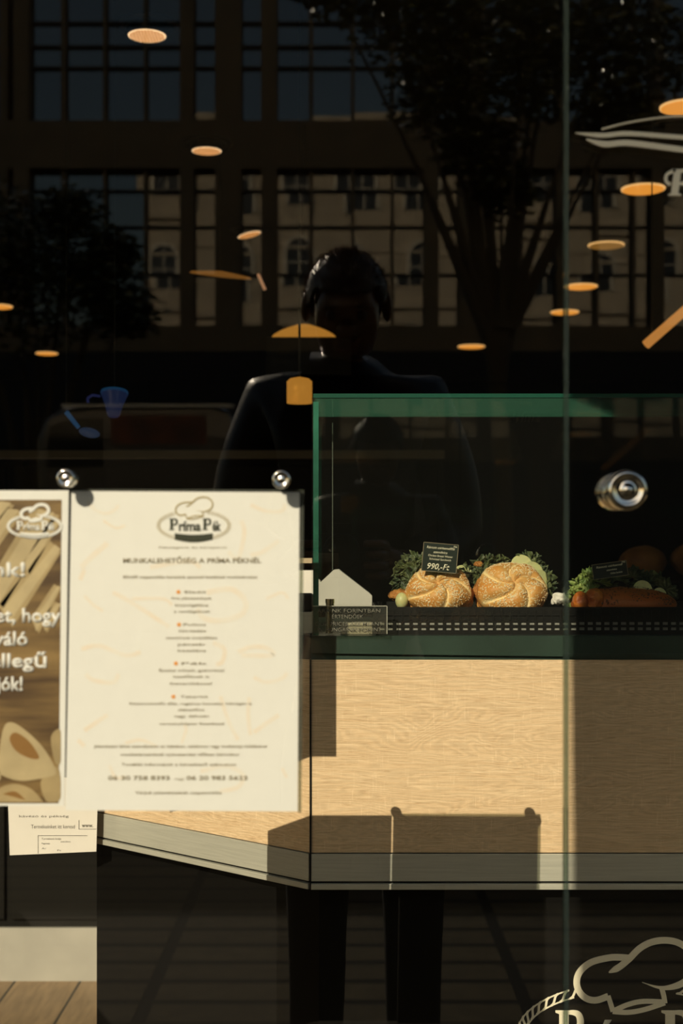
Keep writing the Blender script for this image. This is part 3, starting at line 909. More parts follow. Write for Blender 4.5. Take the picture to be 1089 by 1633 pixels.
# ------------------------------------------------------------------ posters on the window
d = 1.330
po = thing('job_poster', 'large cream poster with bakery emblem and centred job text, on the window', 'poster', P(296, 1293, d))
def mx_(a, b): return (X(a, d), Z(b, d))
bm = NB(); plate(bm, [mx_(114.5, 783), mx_(478, 785), mx_(475, 1294), mx_(105, 1292)], d, d+.0015); obj('paper', bm, M_paper, po)
bm = NB()
plate(bm, [mx_(478.5, 781), mx_(485, 781), mx_(481, 1296), mx_(475.5, 1296)], d, d+.004); plate(bm, [mx_(114, 780), mx_(485, 781), mx_(485, 783.5), mx_(114, 782)], d, d+.004)
obj('sleeve', bm, glass_mat('clear sleeve', (.6, .62, .55), haze=.08), po)
yt = d-.0004
def mp_poster(a, b): return (X(253+(a-832)/360*113, d), Z(792+(b-1497)/3.28, d))
emblem(mp_poster, yt, d, po, mat('poster emblem line', (.42, .35, .20), .6), M_print, 2.6/F*d)
bm = NB()
def L_(s, a, b, y, h, bold=0.0): text_into(bm, s, X(a, d), X(b, d), Z(y, d), h/F*d, d, .0003, bold)
L_('MUNKALEHETŐSÉG A PRÍMA PÉKNÉL', 197, 417, 894, 7.5, .02)
L_('Bővülő csapatunkba keresünk azonnali kezdéssel munkatársakat', 197, 411, 920, 4.6, .01)
L_('CAFÉ & BAKERY', 284, 334, 855.5, .1) if False else None
L_('Pékségünk és kávézónk', 254, 363, 873, 3.2)
G = [(944, 295, 329, 'Eladó'), (954, 274, 338, 'Friss péksütemények'), (965, 280, 333, 'kiszolgálása'), (975, 278, 336, 'a vendégeknek'),
     (996, 293, 329, 'Pultos'), (1006, 286, 329, 'Kávé készítése'), (1017, 265, 347, 'szendvicsek összeállítása'), (1027.5, 284, 329, 'pénztár'), (1037.5, 284, 329, 'kezelése'),
     (1058, 290, 331, 'Pék'), (1069, 254, 358, 'Éjszakai műszak, gyakorlattal'), (1079, 277, 334, 'kezdőknek is'), (1090, 272, 338, 'betanítással'),
     (1111, 288, 332, 'Takarító'), (1122, 207, 402, 'Részmunkaidős állás, rugalmas beosztás, hétvégén is'), (1132, 284, 327, 'délelőtt'), (1142, 277, 334, 'vagy délután'), (1154, 254, 358, 'versenyképes fizetéssel')]
for y, a, b, s in G: L_(s, a, b, y, 4.0, .008)
L_('Jelentkezni lehet személyesen az üzletben, telefonon vagy önéletrajz küldésével', 150, 426, 1190, 4.6, .01)
L_('munkatársainknál nyitvatartási időben bármikor', 193, 383, 1203, 4.6, .01)
L_('További információ a következő számokon', 194, 377, 1219, 4.6, .01)
L_('06 30 758 8393', 173, 271, 1240.5, 6.5, .02); L_('vagy', 278, 295, 1242, 3.4, .0); L_('06 20 983 5623', 298, 395, 1240.5, 6.5, .02)
L_('Várjuk jelentkezését csapatunkba', 216, 354, 1264, 4.6, .01)
obj('lettering', bm, M_printtext, po)
for x_, y_ in ((285, 944), (286, 996), (281, 1058), (277, 1111)):
    bm = NB(); lathe(bm, [(3.2/F*d, 0), (3.2/F*d, .0004)], Matrix.Translation((X(x_, d), d, Z(y_, d))) @ Matrix.Rotation(R(90), 4, 'X'), 20)
    obj('orange_dot', bm, M_orange, po)
bm = NB()
doodles = [([(140,800),(155,815),(175,818),(190,806)],3),([(165,830),(185,842),(200,838)],2.5),([(130,905),(150,885),(172,866)],5),([(128,925),(135,908)],4),
  ([(400,805),(425,815),(450,815),(455,803)],3.5),([(365,880),(380,890),(390,850),(385,830)],4),([(400,885),(420,880),(445,862)],4),
  ([(180,945),(200,955),(240,980),(270,1000)],4),([(135,950),(150,965),(165,975)],3),([(330,945),(370,940),(392,960),(385,980),(350,990),(325,985),(315,970)],5),
  ([(425,955),(450,945),(460,955)],3),([(130,1035),(160,1030),(200,1045),(225,1040)],4),([(380,1040),(400,1032),(425,1033),(435,1045),(385,1045)],4),([(340,1025),(358,1035),(355,1055),(345,1060)],4),
  ([(137,1075),(150,1085),(180,1088),(190,1075)],4),([(405,1080),(425,1088),(450,1082),(458,1073)],3.5),([(352,1110),(365,1150),(380,1180)],3.5),([(398,1112),(396,1140),(400,1172)],3.5),
  ([(135,1165),(172,1140)],4),([(405,1168),(445,1140)],4),([(290,1185),(297,1165),(295,1155)],3),([(200,1185),(225,1180),(250,1190)],3),([(320,1230),(360,1222),(388,1235),(380,1255),(350,1262)],4),
  ([(175,1220),(185,1240),(200,1238)],3),([(450,1225),(458,1240)],3),([(240,905),(300,895),(320,905)],4),([(125,1180),(135,1190)],4),([(210,955),(260,955),(275,965)],3)]
for pts, wd in doodles:
    ribbon(bm, smooth_pts([mx_(a, b) for a, b in pts], 6), wd*1.8/F*d, d-.00012, d)
obj('faint_drawings', bm, M_peach, po)

pp = thing('pasta_poster', 'photographic poster of pasta shapes with white text, left edge of the window', 'poster', P(-60, 1284, d))
LXp = -250
bm = NB(); plate(bm, [mx_(LXp, 782), mx_(110, 782), mx_(103, 1285), mx_(LXp, 1285)], d, d+.0015); obj('paper', bm, M_paper, pp)
IX = -240
M_pbg = mat('printed brown board', (.27, .17, .06), .5, c2=(.07, .035, .01), noise_scale=7, stretch=(1, 1, 9))
bm = NB(); plate(bm, [mx_(IX, 797), mx_(99, 797), mx_(94, 1281), mx_(IX, 1281)], d-.0002, d); obj('printed_photo', bm, M_pbg, pp)
M_pa = mat('printed pasta', (.46, .35, .18), .5, noise_amt=.25, noise_scale=30)
M_pb = mat('printed pasta pale', (.56, .45, .26), .5, noise_amt=.2, noise_scale=30)
M_pd = mat('printed pasta hollow', (.26, .13, .03), .5)
bm = NB(); bm2 = NB(); bm3 = NB()
penne = [((0, 800), (10, 800), 30), ((-10, 955), (75, 815), 42), ((8, 985), (99, 872), 40), ((55, 1000), (99, 935), 24), ((-40, 900), (22, 812), 30), ((-160, 960), (-60, 820), 40), ((-200, 900), (-120, 810), 34), ((40, 905), (99, 828), 26), ((-30, 850), (10, 800), 28), ((70, 1000), (99, 962), 20), ((-120, 990), (-20, 900), 34)]
def clampx(q): return (min(q[0], 97.5), min(max(q[1], 799), 1279))
for (a, b, wd) in penne[1:]:
    A = Vector(a); B = Vector(b); t_ = (B-A).normalized(); n_ = Vector((-t_.y, t_.x))
    for k, (bb, ww, dy) in enumerate(((bm, wd, .0003), (bm2, wd*.55, .0004))):
        poly = [A+n_*ww/2-t_*4, A-n_*ww/2+t_*8, B-n_*ww/2-t_*4, B+n_*ww/2+t_*4]
        plate(bb, [mx_(*clampx(q)) for q in poly], d-dy, d)
shell = [(-2, 1225), (5, 1165), (20, 1152), (50, 1172), (75, 1200), (90, 1232), (72, 1240), (35, 1245), (8, 1238)]
plate(bm2, [mx_(*clampx(q)) for q in smooth_pts(shell, 6, True)], d-.0005, d)
plate(bm3, [mx_(*q) for q in smooth_pts([(16, 1178), (25, 1168), (45, 1180), (60, 1200), (62, 1210), (45, 1208), (25, 1196)], 6, True)], d-.0006, d)
plate(bm, [mx_(*clampx(q)) for q in smooth_pts([(-30, 1279), (-10, 1262), (20, 1250), (50, 1258), (70, 1279)], 6, False)], d-.0006, d)
plate(bm3, [mx_(*clampx(q)) for q in smooth_pts([(5, 1266), (25, 1262), (42, 1276)], 6, False)], d-.0007, d)
plate(bm, [mx_(*clampx(q)) for q in smooth_pts([(66, 1245), (90, 1222), (97, 1240), (96, 1275), (75, 1278)], 6, True)], d-.0004, d)
plate(bm, [mx_(*clampx(q)) for q in smooth_pts([(82, 1175), (97, 1165), (97, 1215), (88, 1215)], 6, True)], d-.0004, d)
for q0 in (-70, -150, -210):
    plate(bm2, [mx_(q0+a*.8, b+8) for a, b in smooth_pts(shell, 6, True)], d-.0005, d)
    plate(bm3, [mx_(q0+a*.8, b+8) for a, b in smooth_pts([(16, 1178), (25, 1168), (45, 1180), (60, 1200), (62, 1210), (45, 1208), (25, 1196)], 6, True)], d-.0006, d)
obj('printed_pasta_tubes', bm, M_pa, pp); obj('printed_pasta_shells', bm2, M_pb, pp); obj('printed_hollows', bm3, M_pd, pp)
bm = NB()
def W_(s, a, b, y, h=22): text_into(bm, s, X(a, d), X(b, d), Z(y, d), h/F*d, d, .0009, .025)
W_('Szeretnénk!', -170, 41, 908); W_('Fontos a közérzet, hogy', -215, 98, 981); W_('megfelelő és váló', -180, 45, 1018); W_('a csapat jellegű', -160, 75, 1053); W_('legyenek a pékségi jók!', -215, 37, 1090)
obj('lettering', bm, M_paper, pp)
def mp_p2(a, b): return (X(14+(a-832)/360*84, d), Z(804+(b-1497)/4.3, d))
emblem(mp_p2, d-.0011, d, pp, M_paper, M_paper, 5/F*d)
# unseen sheet added further left, outside the frame, to shade the counter corner
xs = -.343
bm = NB(); box(bm, xs-.36, xs, PANEY+.006, PANEY+.0075, 1.403, 1.69)
o = obj('shading_sheet', bm, M_paper); tag(o, 'plain cream sheet added above the pasta poster to shade the counter corner', 'notice')

# suction holders
def suction(name, label, px, py, rpx, cat='glass fixing'):
    t = thing(name, label, cat, (X(px, 1.29), 1.29, Z(py, 1.29)), 'round metal fixings on the glass')
    x, z = X(px, 1.275), Z(py, 1.275); r = rpx/F*1.275; q_ = 1.4 if rpx > 25 else .3
    M = Matrix.Translation((x, 1.306, z)) @ Matrix.Rotation(R(90), 4, 'X')
    bm = NB(); lathe(bm, [(r*.55, 0), (r*.6, .004*q_), (r*.95, .01*q_), (r, .016*q_), (r*.95, .021*q_), (r*.72, .023*q_), (r*.66, .019*q_), (r*.3, .020*q_), (r*.15, .023*q_)], M, 48)
    obj('knob', bm, M_chrome, t, smooth=True)
    M = Matrix.Translation((x, 1.316, z)) @ Matrix.Rotation(R(-90), 4, 'X')
    bm = NB(); lathe(bm, [(r*.6, 0), (r*.9, .004), (r*.92, .006+.02*(rpx > 25)), (r*.8, .009+.02*(rpx > 25)), (r*.5, .010+.02*(rpx > 25))], M, 48)
    obj('rear_cap', bm, M_chrome, t, smooth=True)
    return t
suction('glass_fixing', 'round chrome fixing on the right pane, away from the posters', 1002, 781, 33)
suction('glass_fixing', 'round chrome fixing above the right end of the job poster', 447, 762, 15)
suction('glass_fixing', 'round chrome fixing above the gap between both posters', 96, 760, 15)

# window lettering, upper right
d = 1.302
t = thing('window_lettering', 'blurred cream emblem stroke and letter at the top right of the glass', 'window lettering', P(1100, 260, d))
bm = NB()
for pts, wd in (([(918, 212), (960, 216), (1000, 213), (1060, 217), (1160, 224)], 7), ([(935, 222), (965, 230), (1000, 228), (1060, 235), (1160, 248)], 9)):
    ribbon(bm, smooth_pts([(X(a, d), Z(b, d)) for a, b in pts], 8), wd/F*d, d-.0005, d+.0012, taper=lambda t_: min(1, .15+4*t_))
ribbon(bm, smooth_pts([(X(a, d), Z(b, d)) for a, b in ((960, 206), (1000, 196), (1050, 188), (1100, 186), (1160, 200))], 8), 2.5/F*d, d-.0005, d+.0012)
obj('hat_band', bm, M_cream, t)
bm = NB(); q = slab_P(bm, X(1066, d), X(1100, d), Z(270, d), Z(312, d), d-.0005, d+.0012, slant=.12)
ribbon(bm, smooth_pts([(X(a, d), Z(b, d)) for a, b in ((1078, 272), (1064, 278), (1063, 290), (1070, 294))], 6), 5/F*d, d-.0005, d+.0012)
text_into(bm, 'ríma', X(1104, d), X(1190, d), Z(294, d), 36/F*d, d+.0012, .0017, .03, .2)
obj('letters', bm, M_cream, t)

# ------------------------------------------------------------------ lamps
HC = CEIL - H
def ldist(py): return HC*F/(HY-py)
M_led = mat('warm lamp reflector', (.8, .5, .2), .4, emit=(1, .66, .36), estr=1.4)
M_led_o = mat('amber lamp disc', (.8, .4, .1), .4, emit=(1, .37, .05), estr=.88)
M_rim_o = mat('pale lamp rim', (.8, .6, .35), .4, emit=(1, .56, .20), estr=1.0)
def spot_lamp(px, py, label, tilt=(0, 0)):
    dd = ldist(py); x = X(px, dd)
    t = thing('ceiling_spotlight', label, 'ceiling light', (x, dd, CEIL), 'ceiling lights')
    bm = NB(); lathe(bm, [(.092, -.001), (.094, -.006), (.088, -.010), (.066, -.010), (.062, -.001)], Matrix.Translation((x, dd, CEIL)), 48)
    obj('flange', bm, M_can, t, smooth=True)
    Rm = Matrix.Translation((x, dd, CEIL-.022)) @ Matrix.Rotation(R(tilt[0]), 4, 'X') @ Matrix.Rotation(R(tilt[1]), 4, 'Y')
    bm = NB(); lathe(bm, [(.058, .02), (.062, -.006), (.062, -.012), (.056, -.012)], Rm, 48); obj('housing', bm, M_can, t, smooth=True)
    bm = NB(); lathe(bm, [(.054, -.0122), (.053, -.0132)], Rm, 48)
    m = M_led
    obj('lens', bm, m, t, label='warm glowing lens')
    bm = NB()
    for k in range(-5, 6):
        h_ = math.sqrt(max(0, .050**2-(k*.0088)**2))
        box(bm, k*.0088-.0007, k*.0088+.0007, -h_, h_, -.0150, -.0133, M=Rm)
        box(bm, -h_, h_, k*.0088-.0007, k*.0088+.0007, -.0150, -.0133, M=Rm)
    obj('lens_grid', bm, mat('grid amber', (.4, .2, .06), .5, emit=(1, .45, .12), estr=.35) if not bpy.data.materials.get('grid amber') else bpy.data.materials['grid amber'], t)
    return t
spot_lamp(235, 38, 'largest spotlight at the top left of the ceiling, black flange and gridded lens')
spot_lamp(330, 226, 'second spotlight in the left row, smaller, black flange and gridded lens')
spot_lamp(397, 363, 'tilted spotlight, third and smallest in the left row', (0, -14))
def disc_lamp(px, py, label, m=None, r=.09):
    dd = ldist(py); x = X(px, dd)
    t = thing('ceiling_downlight', label, 'ceiling light', (x, dd, CEIL), 'ceiling lights')
    bm = NB(); lathe(bm, [(r, -.001), (r, -.006), (r*.95, -.007)], Matrix.Translation((x, dd, CEIL)), 48); obj('rim', bm, M_rim_o, t)
    bm = NB(); lathe(bm, [(r*.95, -.0071), (r*.93, -.009)], Matrix.Translation((x, dd, CEIL)), 48); obj('disc', bm, m or M_led_o, t, label='glowing amber disc')
    return t
disc_lamp(1093, 169, 'amber round downlight cut by the right edge, highest of the right row', r=.085)
disc_lamp(1026, 300, 'amber round downlight beside the window letter', r=.09)
disc_lamp(967, 390, 'dimmest brown amber downlight in the right row', mat('dim amber disc', (.4, .2, .05), .4, emit=(1, .45, .08), estr=.22), r=.088)
disc_lamp(927, 456, 'amber downlight, fourth down the right row', r=.092)
disc_lamp(901, 497, 'amber downlight crossed by the glass joint, lowest of the right row', r=.088)
disc_lamp(752, 552, 'amber downlight standing alone right of the man', r=.098)
disc_lamp(75, 563, 'small amber downlight far left above the counter', r=.082)
disc_lamp(-2, 488, 'small amber downlight cut by the left edge', r=.085)
# pendants
def hang(t, x, y, z0):
    bm = NB(); tube(bm, (x, y, z0), (x, y, CEIL), .003, seg=8); obj('cord', bm, M_can, t)
dd = 5.0
t = thing('pendant_lamp', 'dome pendant lamp with amber shade behind the head silhouette', 'pendant lamp', P(485, 537, dd), 'amber pendant lamps')
x, z = X(485, dd), Z(537, dd)
bm = NB(); lathe(bm, [(.112, 0), (.104, .007), (.085, .018), (.062, .028), (.045, .034), (.028, .040), (.012, .043)], Matrix.Translation((x, dd, z)), 48); obj('lamp_shade', bm, M_brass, t, smooth=True)
hang(t, x, dd, z+.042)
bm = NB(); box(bm, X(425, 4.85), X(560, 4.85), 4.85, 4.87, Z(598, 4.85), Z(537.5, 4.85))
o = obj('hanging_board', bm, M_can)
tag(o, 'unlit black board hanging in front of the dome pendant', 'board')
dd = 3.6
t = thing('pendant_lamp', 'small cylindrical amber pendant just left of the display case top', 'pendant lamp', P(478, 645, dd), 'amber pendant lamps')
x, z = X(478, dd), Z(643, dd)
bm = NB(); lathe(bm, [(.024, 0), (.032, .0), (.032, .055), (.024, .062), (.006, .066)], Matrix.Translation((x, dd, z)), 48); obj('lamp_shade', bm, M_brass, t, smooth=True); hang(t, x, dd, z+.06)
dd = 5.4
t = thing('pendant_lamp', 'shallow amber pendant tilted like a pointed wedge, left of the head', 'pendant lamp', P(360, 440, dd), 'amber pendant lamps')
x, z = X(352, dd), Z(440, dd)
bm = NB(); lathe(bm, [(.118, 0), (.112, .006), (.05, .014), (.01, .018)], Matrix.Translation((x, dd, z)) @ Matrix.Rotation(R(6), 4, 'Y') @ Matrix.Rotation(R(8), 4, 'X'), 48)
obj('lamp_shade', bm, mat('dim amber shade', (.4, .2, .05), .4, emit=(1, .40, .07), estr=.16), t, smooth=True); hang(t, x, dd, z+.012)
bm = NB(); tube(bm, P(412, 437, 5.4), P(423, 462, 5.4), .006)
obj('hook', bm, mat('self-glowing hook', (.7, .4, .2), .4, emit=(1, .5, .25), estr=.35), t)  # emission stands in for lamp light falling on the hook
# diagonal strip lamp on the right
t = thing('strip_lamp', 'amber strip lamp slanting up to the right edge', 'strip lamp', P(1060, 525, 4.2))
bm = NB(); tube(bm, P(1030, 550, 4.2), P(1130, 462, 4.2), .014, seg=20); obj('tube', bm, mat('amber strip', (.6, .3, .1), .4, emit=(1, .40, .09), estr=.5), t)
for a, b in ((1040, 541), (1125, 466)):
    q = P(a, b, 4.2); bm = NB(); tube(bm, q, (q.x, q.y, CEIL), .002, seg=6); obj('wire', bm, M_can, t)

# blue plastic cup and scoop, given emission because no lamp reaches them
dd = 3.5
t = thing('blue_cup', 'blue cup shape with a round handle and added glow, above the posters', 'cup', P(180, 660, dd))
x, z = X(183, dd), Z(626, dd)
s = 22/F*dd
Mcup = mat('blue cup enamel', (.03, .17, .5), .4, emit=(.015, .13, .40), estr=.0)
def glow_blue(name, c, e): return mat(name, c, .35, emit=e, estr=.28)
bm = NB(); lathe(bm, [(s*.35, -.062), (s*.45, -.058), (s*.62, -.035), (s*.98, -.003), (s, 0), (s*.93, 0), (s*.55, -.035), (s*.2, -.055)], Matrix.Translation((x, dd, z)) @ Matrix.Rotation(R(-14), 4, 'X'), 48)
obj('bowl', bm, glow_blue('blue cup added glow', (.02, .03, .08), (.02, .035, .11)), t, smooth=True)
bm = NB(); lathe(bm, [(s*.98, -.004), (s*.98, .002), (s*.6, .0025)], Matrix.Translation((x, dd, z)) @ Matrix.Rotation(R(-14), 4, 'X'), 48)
obj('rim', bm, glow_blue('blue rim added glow', (.01, .08, .2), (.015, .17, .38)), t)
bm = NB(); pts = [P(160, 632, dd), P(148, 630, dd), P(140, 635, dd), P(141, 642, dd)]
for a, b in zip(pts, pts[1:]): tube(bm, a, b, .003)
obj('handle', bm, glow_blue('blue handle added glow', (.02, .03, .10), (.02, .03, .14)), t)
bm = NB(); tube(bm, (x, dd, z), (x, dd, CEIL), .001, seg=6); obj('wire', bm, M_can, t)
t = thing('blue_scoop', 'blue spoon shape with added glow, slanting below the blue cup', 'spoon', P(130, 680, dd))
Ms = bpy.data.materials['blue cup added glow']
bm = NB(); tube(bm, P(106, 657, dd), P(126, 682, dd), .006, .005); obj('stem', bm, glow_blue('blue stem added glow', (.02, .06, .15), (.02, .11, .26)), t)
bm = NB(); bmesh.ops.create_uvsphere(bm, u_segments=32, v_segments=16, radius=1, matrix=Matrix.Translation(P(143, 690, dd)) @ Matrix.Rotation(R(12), 4, 'Y') @ Matrix.Diagonal((.026, .02, .012, 1))); obj('bowl', bm, glow_blue('blue spoon added glow', (.03, .05, .1), (.035, .065, .14)), t, smooth=True)
bm = NB(); q = P(106, 657, dd); tube(bm, q, (q.x, q.y, CEIL), .001, seg=6); obj('wire', bm, M_can, t)

# dim loaves on a back shelf behind the case, right
t = thing('bread_shelf', 'dark wall shelf carrying loaves, far right behind the display case', 'shelf', (1.4, 3.6, .9))
zz = Z(930, 3.6)
bm = NB(); box(bm, .55, 2.6, 3.6, 3.95, zz-.03, zz); obj('board', bm, M_wall, t)
for xx in (.6, 2.5):
    bm = NB(); box(bm, xx, xx+.04, 3.62, 3.93, 0, zz-.03); obj('leg', bm, M_wall, t)
M_loaf = mat('loaf crust', (.45, .22, .07), .6, c2=(.22, .09, .03), noise_scale=14, bump=.5)
for i, (px, py, sx, sz, lb) in enumerate(((1025, 900, .06, .045, 'round brown loaf nearer the glass joint on the dark back shelf'), (1112, 898, .065, .05, 'brown loaf cut by the right edge on the dark back shelf'))):
    bm = NB(); bmesh.ops.create_uvsphere(bm, u_segments=40, v_segments=24, radius=1, matrix=Matrix.Translation((X(px, 3.72), 3.72, zz+sz*1.12)) @ Matrix.Diagonal((sx, .08, sz, 1)))
    for v in bm.verts: v.co += noise.noise_vector(v.co*18)*.008
    o = obj('bread_loaf', bm, M_loaf, smooth=True); tag(o, lb, 'bread', 'loaves on the back shelf')

# ------------------------------------------------------------------ the photographer on the pavement
def skin_mesh(verts, edges, sub=2):
    me = bpy.data.meshes.new('skin'); me.from_pydata([v[0] for v in verts], edges, [])
    o = bpy.data.objects.new('skin', me); COL.objects.link(o)
    m = o.modifiers.new('s', 'SKIN'); m.use_smooth_shade = True
    for i, v in enumerate(verts):
        sv = me.skin_vertices[0].data[i]
        r = v[1]; sv.radius = r if isinstance(r, tuple) else (r, r)
        sv.use_root = (i == 0)
    ss = o.modifiers.new('u', 'SUBSURF'); ss.levels = sub; ss.render_levels = sub
    dg = bpy.context.evaluated_depsgraph_get()
    out_ = bpy.data.meshes.new_from_object(o.evaluated_get(dg))
    bpy.data.objects.remove(o)
    return out_
class Sk:
    def __init__(s): s.v = []; s.e = []
    def a(s, p, r, par=None):
        s.v.append((Vector(p), r)); i = len(s.v)-1
        if par is not None: s.e.append((par, i))
        return i
man = thing('person', 'man in dark jacket and trousers holding a camera up to the shop window', 'person', (.04, -.28, 0))
HC_ = Vector((.01, -.235, 1.745))
HU = Vector((0, math.sin(R(32)), math.cos(R(32)))); HF = Vector((0, math.cos(R(32)), -math.sin(R(32))))
def HEADP(x, f, u): return HC_ + Vector((x, 0, 0)) + HF*f + HU*u
def body_skeleton(grow=0, parts='all'):
    S = Sk(); g = grow
    pel = S.a((.05, -.30, .96), (.15+g, .11+g))
    sp = S.a((.04, -.30, 1.12), (.145+g, .105+g), pel)
    ch = S.a((.02, -.30, 1.32), (.17+g, .12+g), sp)
    uc = S.a((.01, -.31, 1.50), (.15+g, .10+g), ch)
    if parts == 'all':
        nk = S.a((.01, -.29, 1.60), .060, uc)
        n2 = S.a((.01, -.275, 1.66), .060, nk)
        h1 = S.a(HEADP(0, .01, -.035), (.072, .080), n2)
        h2 = S.a(HEADP(0, 0, .03), (.077, .088), h1)
        h3 = S.a(HEADP(0, -.005, .07), (.05, .06), h2)
        jw = S.a(HEADP(0, .055, -.075), .034, h1)
        S.a(HEADP(0, .098, -.018), .013, h1)
    else:
        S.a((.01, -.295, 1.60), .085, uc); S.a((.01, -.285, 1.655), .073, len(S.v)-1)
    for s_ in (-1, 1):
        sh = S.a((.01+s_*.165, -.31, 1.55), .060+g, uc)
        el0 = S.a((.01+s_*.205, -.29, 1.42), .052+g, sh)
        el = S.a((.01+s_*.225, -.27, 1.28), .044+g, el0)
        fa = S.a((.01+s_*.16, -.18, 1.235), .036+g, el)
        wr = S.a((.01+s_*.105, -.125, 1.225), .027+g, fa)
        if parts == 'all':
            pa = S.a((s_*.088, -.105, 1.235), (.018, .028), wr)
            for k in range(4):
                z = 1.205+k*.020
                f1 = S.a((s_*.083, -.088, z), .0095, pa)
                f2 = S.a((s_*.076, -.064, z), .0088, f1)
                f3 = S.a((s_*.058, -.054, z), .0080, f2)
                S.a((s_*(.043-.003*(k % 2)), -.054, z), .0072, f3)
            t1 = S.a((s_*.086, -.135, 1.245), .0105, pa)
            S.a((s_*.070, -.150, 1.25), .0095, t1)
    if parts == 'all' or parts == 'legs':
        for s_, xh, xk, xf in ((-1, -.045, -.050, -.06), (1, .145, .147, .15)):
            hp = S.a((xh, -.30, .84), .088+g*.7, pel)
            th = S.a(((xh+xk)/2, -.295, .66), .070+g*.7, hp)
            kn = S.a((xk, -.285, .50), .054+g*.7, th)
            cf = S.a((xk, -.305, .36), .050+g*.7, kn)
            an = S.a((xf, -.315, .10 if parts == 'all' else .07), .036+g, cf)
            if parts == 'all':
                S.a((xf, -.30, .05), .036, an); S.a((xf, -.18, .035), (.04, .025), len(S.v)-1)
    return S
S = body_skeleton(0)
me = skin_mesh(S.v, S.e)
body = obj('body', me, M_skin, man, smooth=True)
# jacket: torso and sleeves only
S = body_skeleton(.018, 'torso'); me = skin_mesh(S.v, S.e); obj('jacket', me, M_cloth, man, smooth=True, label='dark jacket')
S = Sk(); g = .016
pel = S.a((.05, -.30, .97), (.155, .118))
S.a((.045, -.30, 1.06), (.15, .112), pel)
for xh, xk, xf in ((-.045, -.050, -.06), (.145, .147, .15)):
    hp = S.a((xh, -.30, .84), .095, pel); th = S.a(((xh+xk)/2, -.295, .66), .078, hp)
    kn = S.a((xk, -.285, .50), .066, th); cf = S.a((xk, -.305, .34), .062, kn); S.a((xf, -.315, .05), .055, cf)
me = skin_mesh(S.v, S.e); obj('trousers', me, M_trouser, man, smooth=True, label='black trousers')
for xf in (-.06, .15):
    bm = NB(); bmesh.ops.create_uvsphere(bm, u_segments=24, v_segments=14, radius=1, matrix=Matrix.Translation((xf, -.25, .045)) @ Matrix.Diagonal((.052, .14, .05, 1)))
    for v in bm.verts: v.co.z = max(v.co.z, .0)
    obj('shoe', bm, M_black, man, smooth=True)
HM = Matrix(((1, 0, 0, HC_.x), (0, HF.y, HU.y, HC_.y), (0, HF.z, HU.z, HC_.z), (0, 0, 0, 1)))   # head frame: x, forward, up
for s_ in (-1, 1):
    bm = NB(); bmesh.ops.create_uvsphere(bm, u_segments=16, v_segments=12, radius=1, matrix=HM @ Matrix.Translation((s_*.081, -.002, -.005)) @ Matrix.Rotation(-s_*.35, 4, 'Z') @ Matrix.Diagonal((.009, .018, .031, 1)))
    obj('ear', bm, M_skin, man, smooth=True)
    bm = NB(); bmesh.ops.create_uvsphere(bm, u_segments=16, v_segments=12, radius=.010, matrix=HM @ Matrix.Translation((s_*.031, .078, .010)))
    obj('eye', bm, mat('eye', (.08, .06, .05), .3), man, smooth=True)
    bm = NB(); box(bm, -.014, .014, -.003, .003, -.002, .002, M=HM @ Matrix.Translation((s_*.031, .087, .030))); obj('eyebrow', bm, M_hair, man, bevel=.001)
bm = NB(); box(bm, -.022, .022, -.002, .003, -.003, .003, M=HM @ Matrix.Translation((0, .090, -.058))); obj('mouth', bm, mat('lips', (.25, .09, .07), .5), man, bevel=.0025)
def is_face(f, u): return (f > .045 and u < .052) or (f > -.030 and u < .022 - .25*f) or u < -.055
bm = NB(); bmesh.ops.create_icosphere(bm, subdivisions=5, radius=1)
dele = []
for v in bm.verts:
    n_ = v.co.copy()
    s_ = 1 + .02*noise.noise(n_*9) + .05*max(0, n_.z)*noise.noise(Vector((n_.x*26, n_.y*26, n_.z*8)))
    loc = Vector((n_.x*.0835*s_, -.008+n_.y*.099*s_, .012+n_.z*.095*s_))
    if is_face(loc.y, loc.z): dele.append(v)
    v.co = HM @ loc
bmesh.ops.delete(bm, geom=dele, context='VERTS')
ho = obj('hair', bm, M_hair, man, smooth=True)
so = ho.modifiers.new('thickness', 'SOLIDIFY'); so.thickness = .006; so.offset = -1
bm = NB(); rnd = random.Random(3)
for _ in range(4500):
    th = rnd.uniform(0, 2*PI); ph = rnd.uniform(-.75, 1.57)
    n_ = Vector((math.cos(th)*math.cos(ph), math.sin(th)*math.cos(ph), math.sin(ph)))
    p_ = Vector((n_.x*.082, -.008+n_.y*.097, .012+n_.z*.093))
    if is_face(p_.y, p_.z): continue
    q_ = p_ + (n_+Vector((rnd.uniform(-.6, .6), rnd.uniform(-.2, .9), rnd.uniform(-.3, .4)))).normalized()*rnd.uniform(.008, .017)
    w_ = Vector((rnd.uniform(-1, 1), rnd.uniform(-1, 1), rnd.uniform(-1, 1))).normalized()*.0011
    bm.faces.new((bm.verts.new(HM @ (p_-w_)), bm.verts.new(HM @ (p_+w_)), bm.verts.new(HM @ q_)))
obj('hair_strands', bm, mat('rim light hair tips', (.24, .14, .07), .45, spec=.8), ho, kind='stuff')  # paler tip colour stands in for the sun rim around the head
cm = thing('photo_camera', 'black camera held at chest height by the man outside', 'camera', (0, -.1, 1.2))
bm = NB(); box(bm, -.066, .066, -.130, -.072, 1.20, 1.285); box(bm, -.022, .022, -.125, -.075, 1.285, 1.305); obj('body', bm, M_black, cm, bevel=.005)
bm = NB(); lathe(bm, [(.036, 0), (.036, .03), (.034, .032), (.034, .052), (.030, .054), (.028, .05)], Matrix.Translation((0, -.073, 1.25)) @ Matrix.Rotation(R(-90), 4, 'X'), 40); obj('lens', bm, M_black, cm, smooth=True)

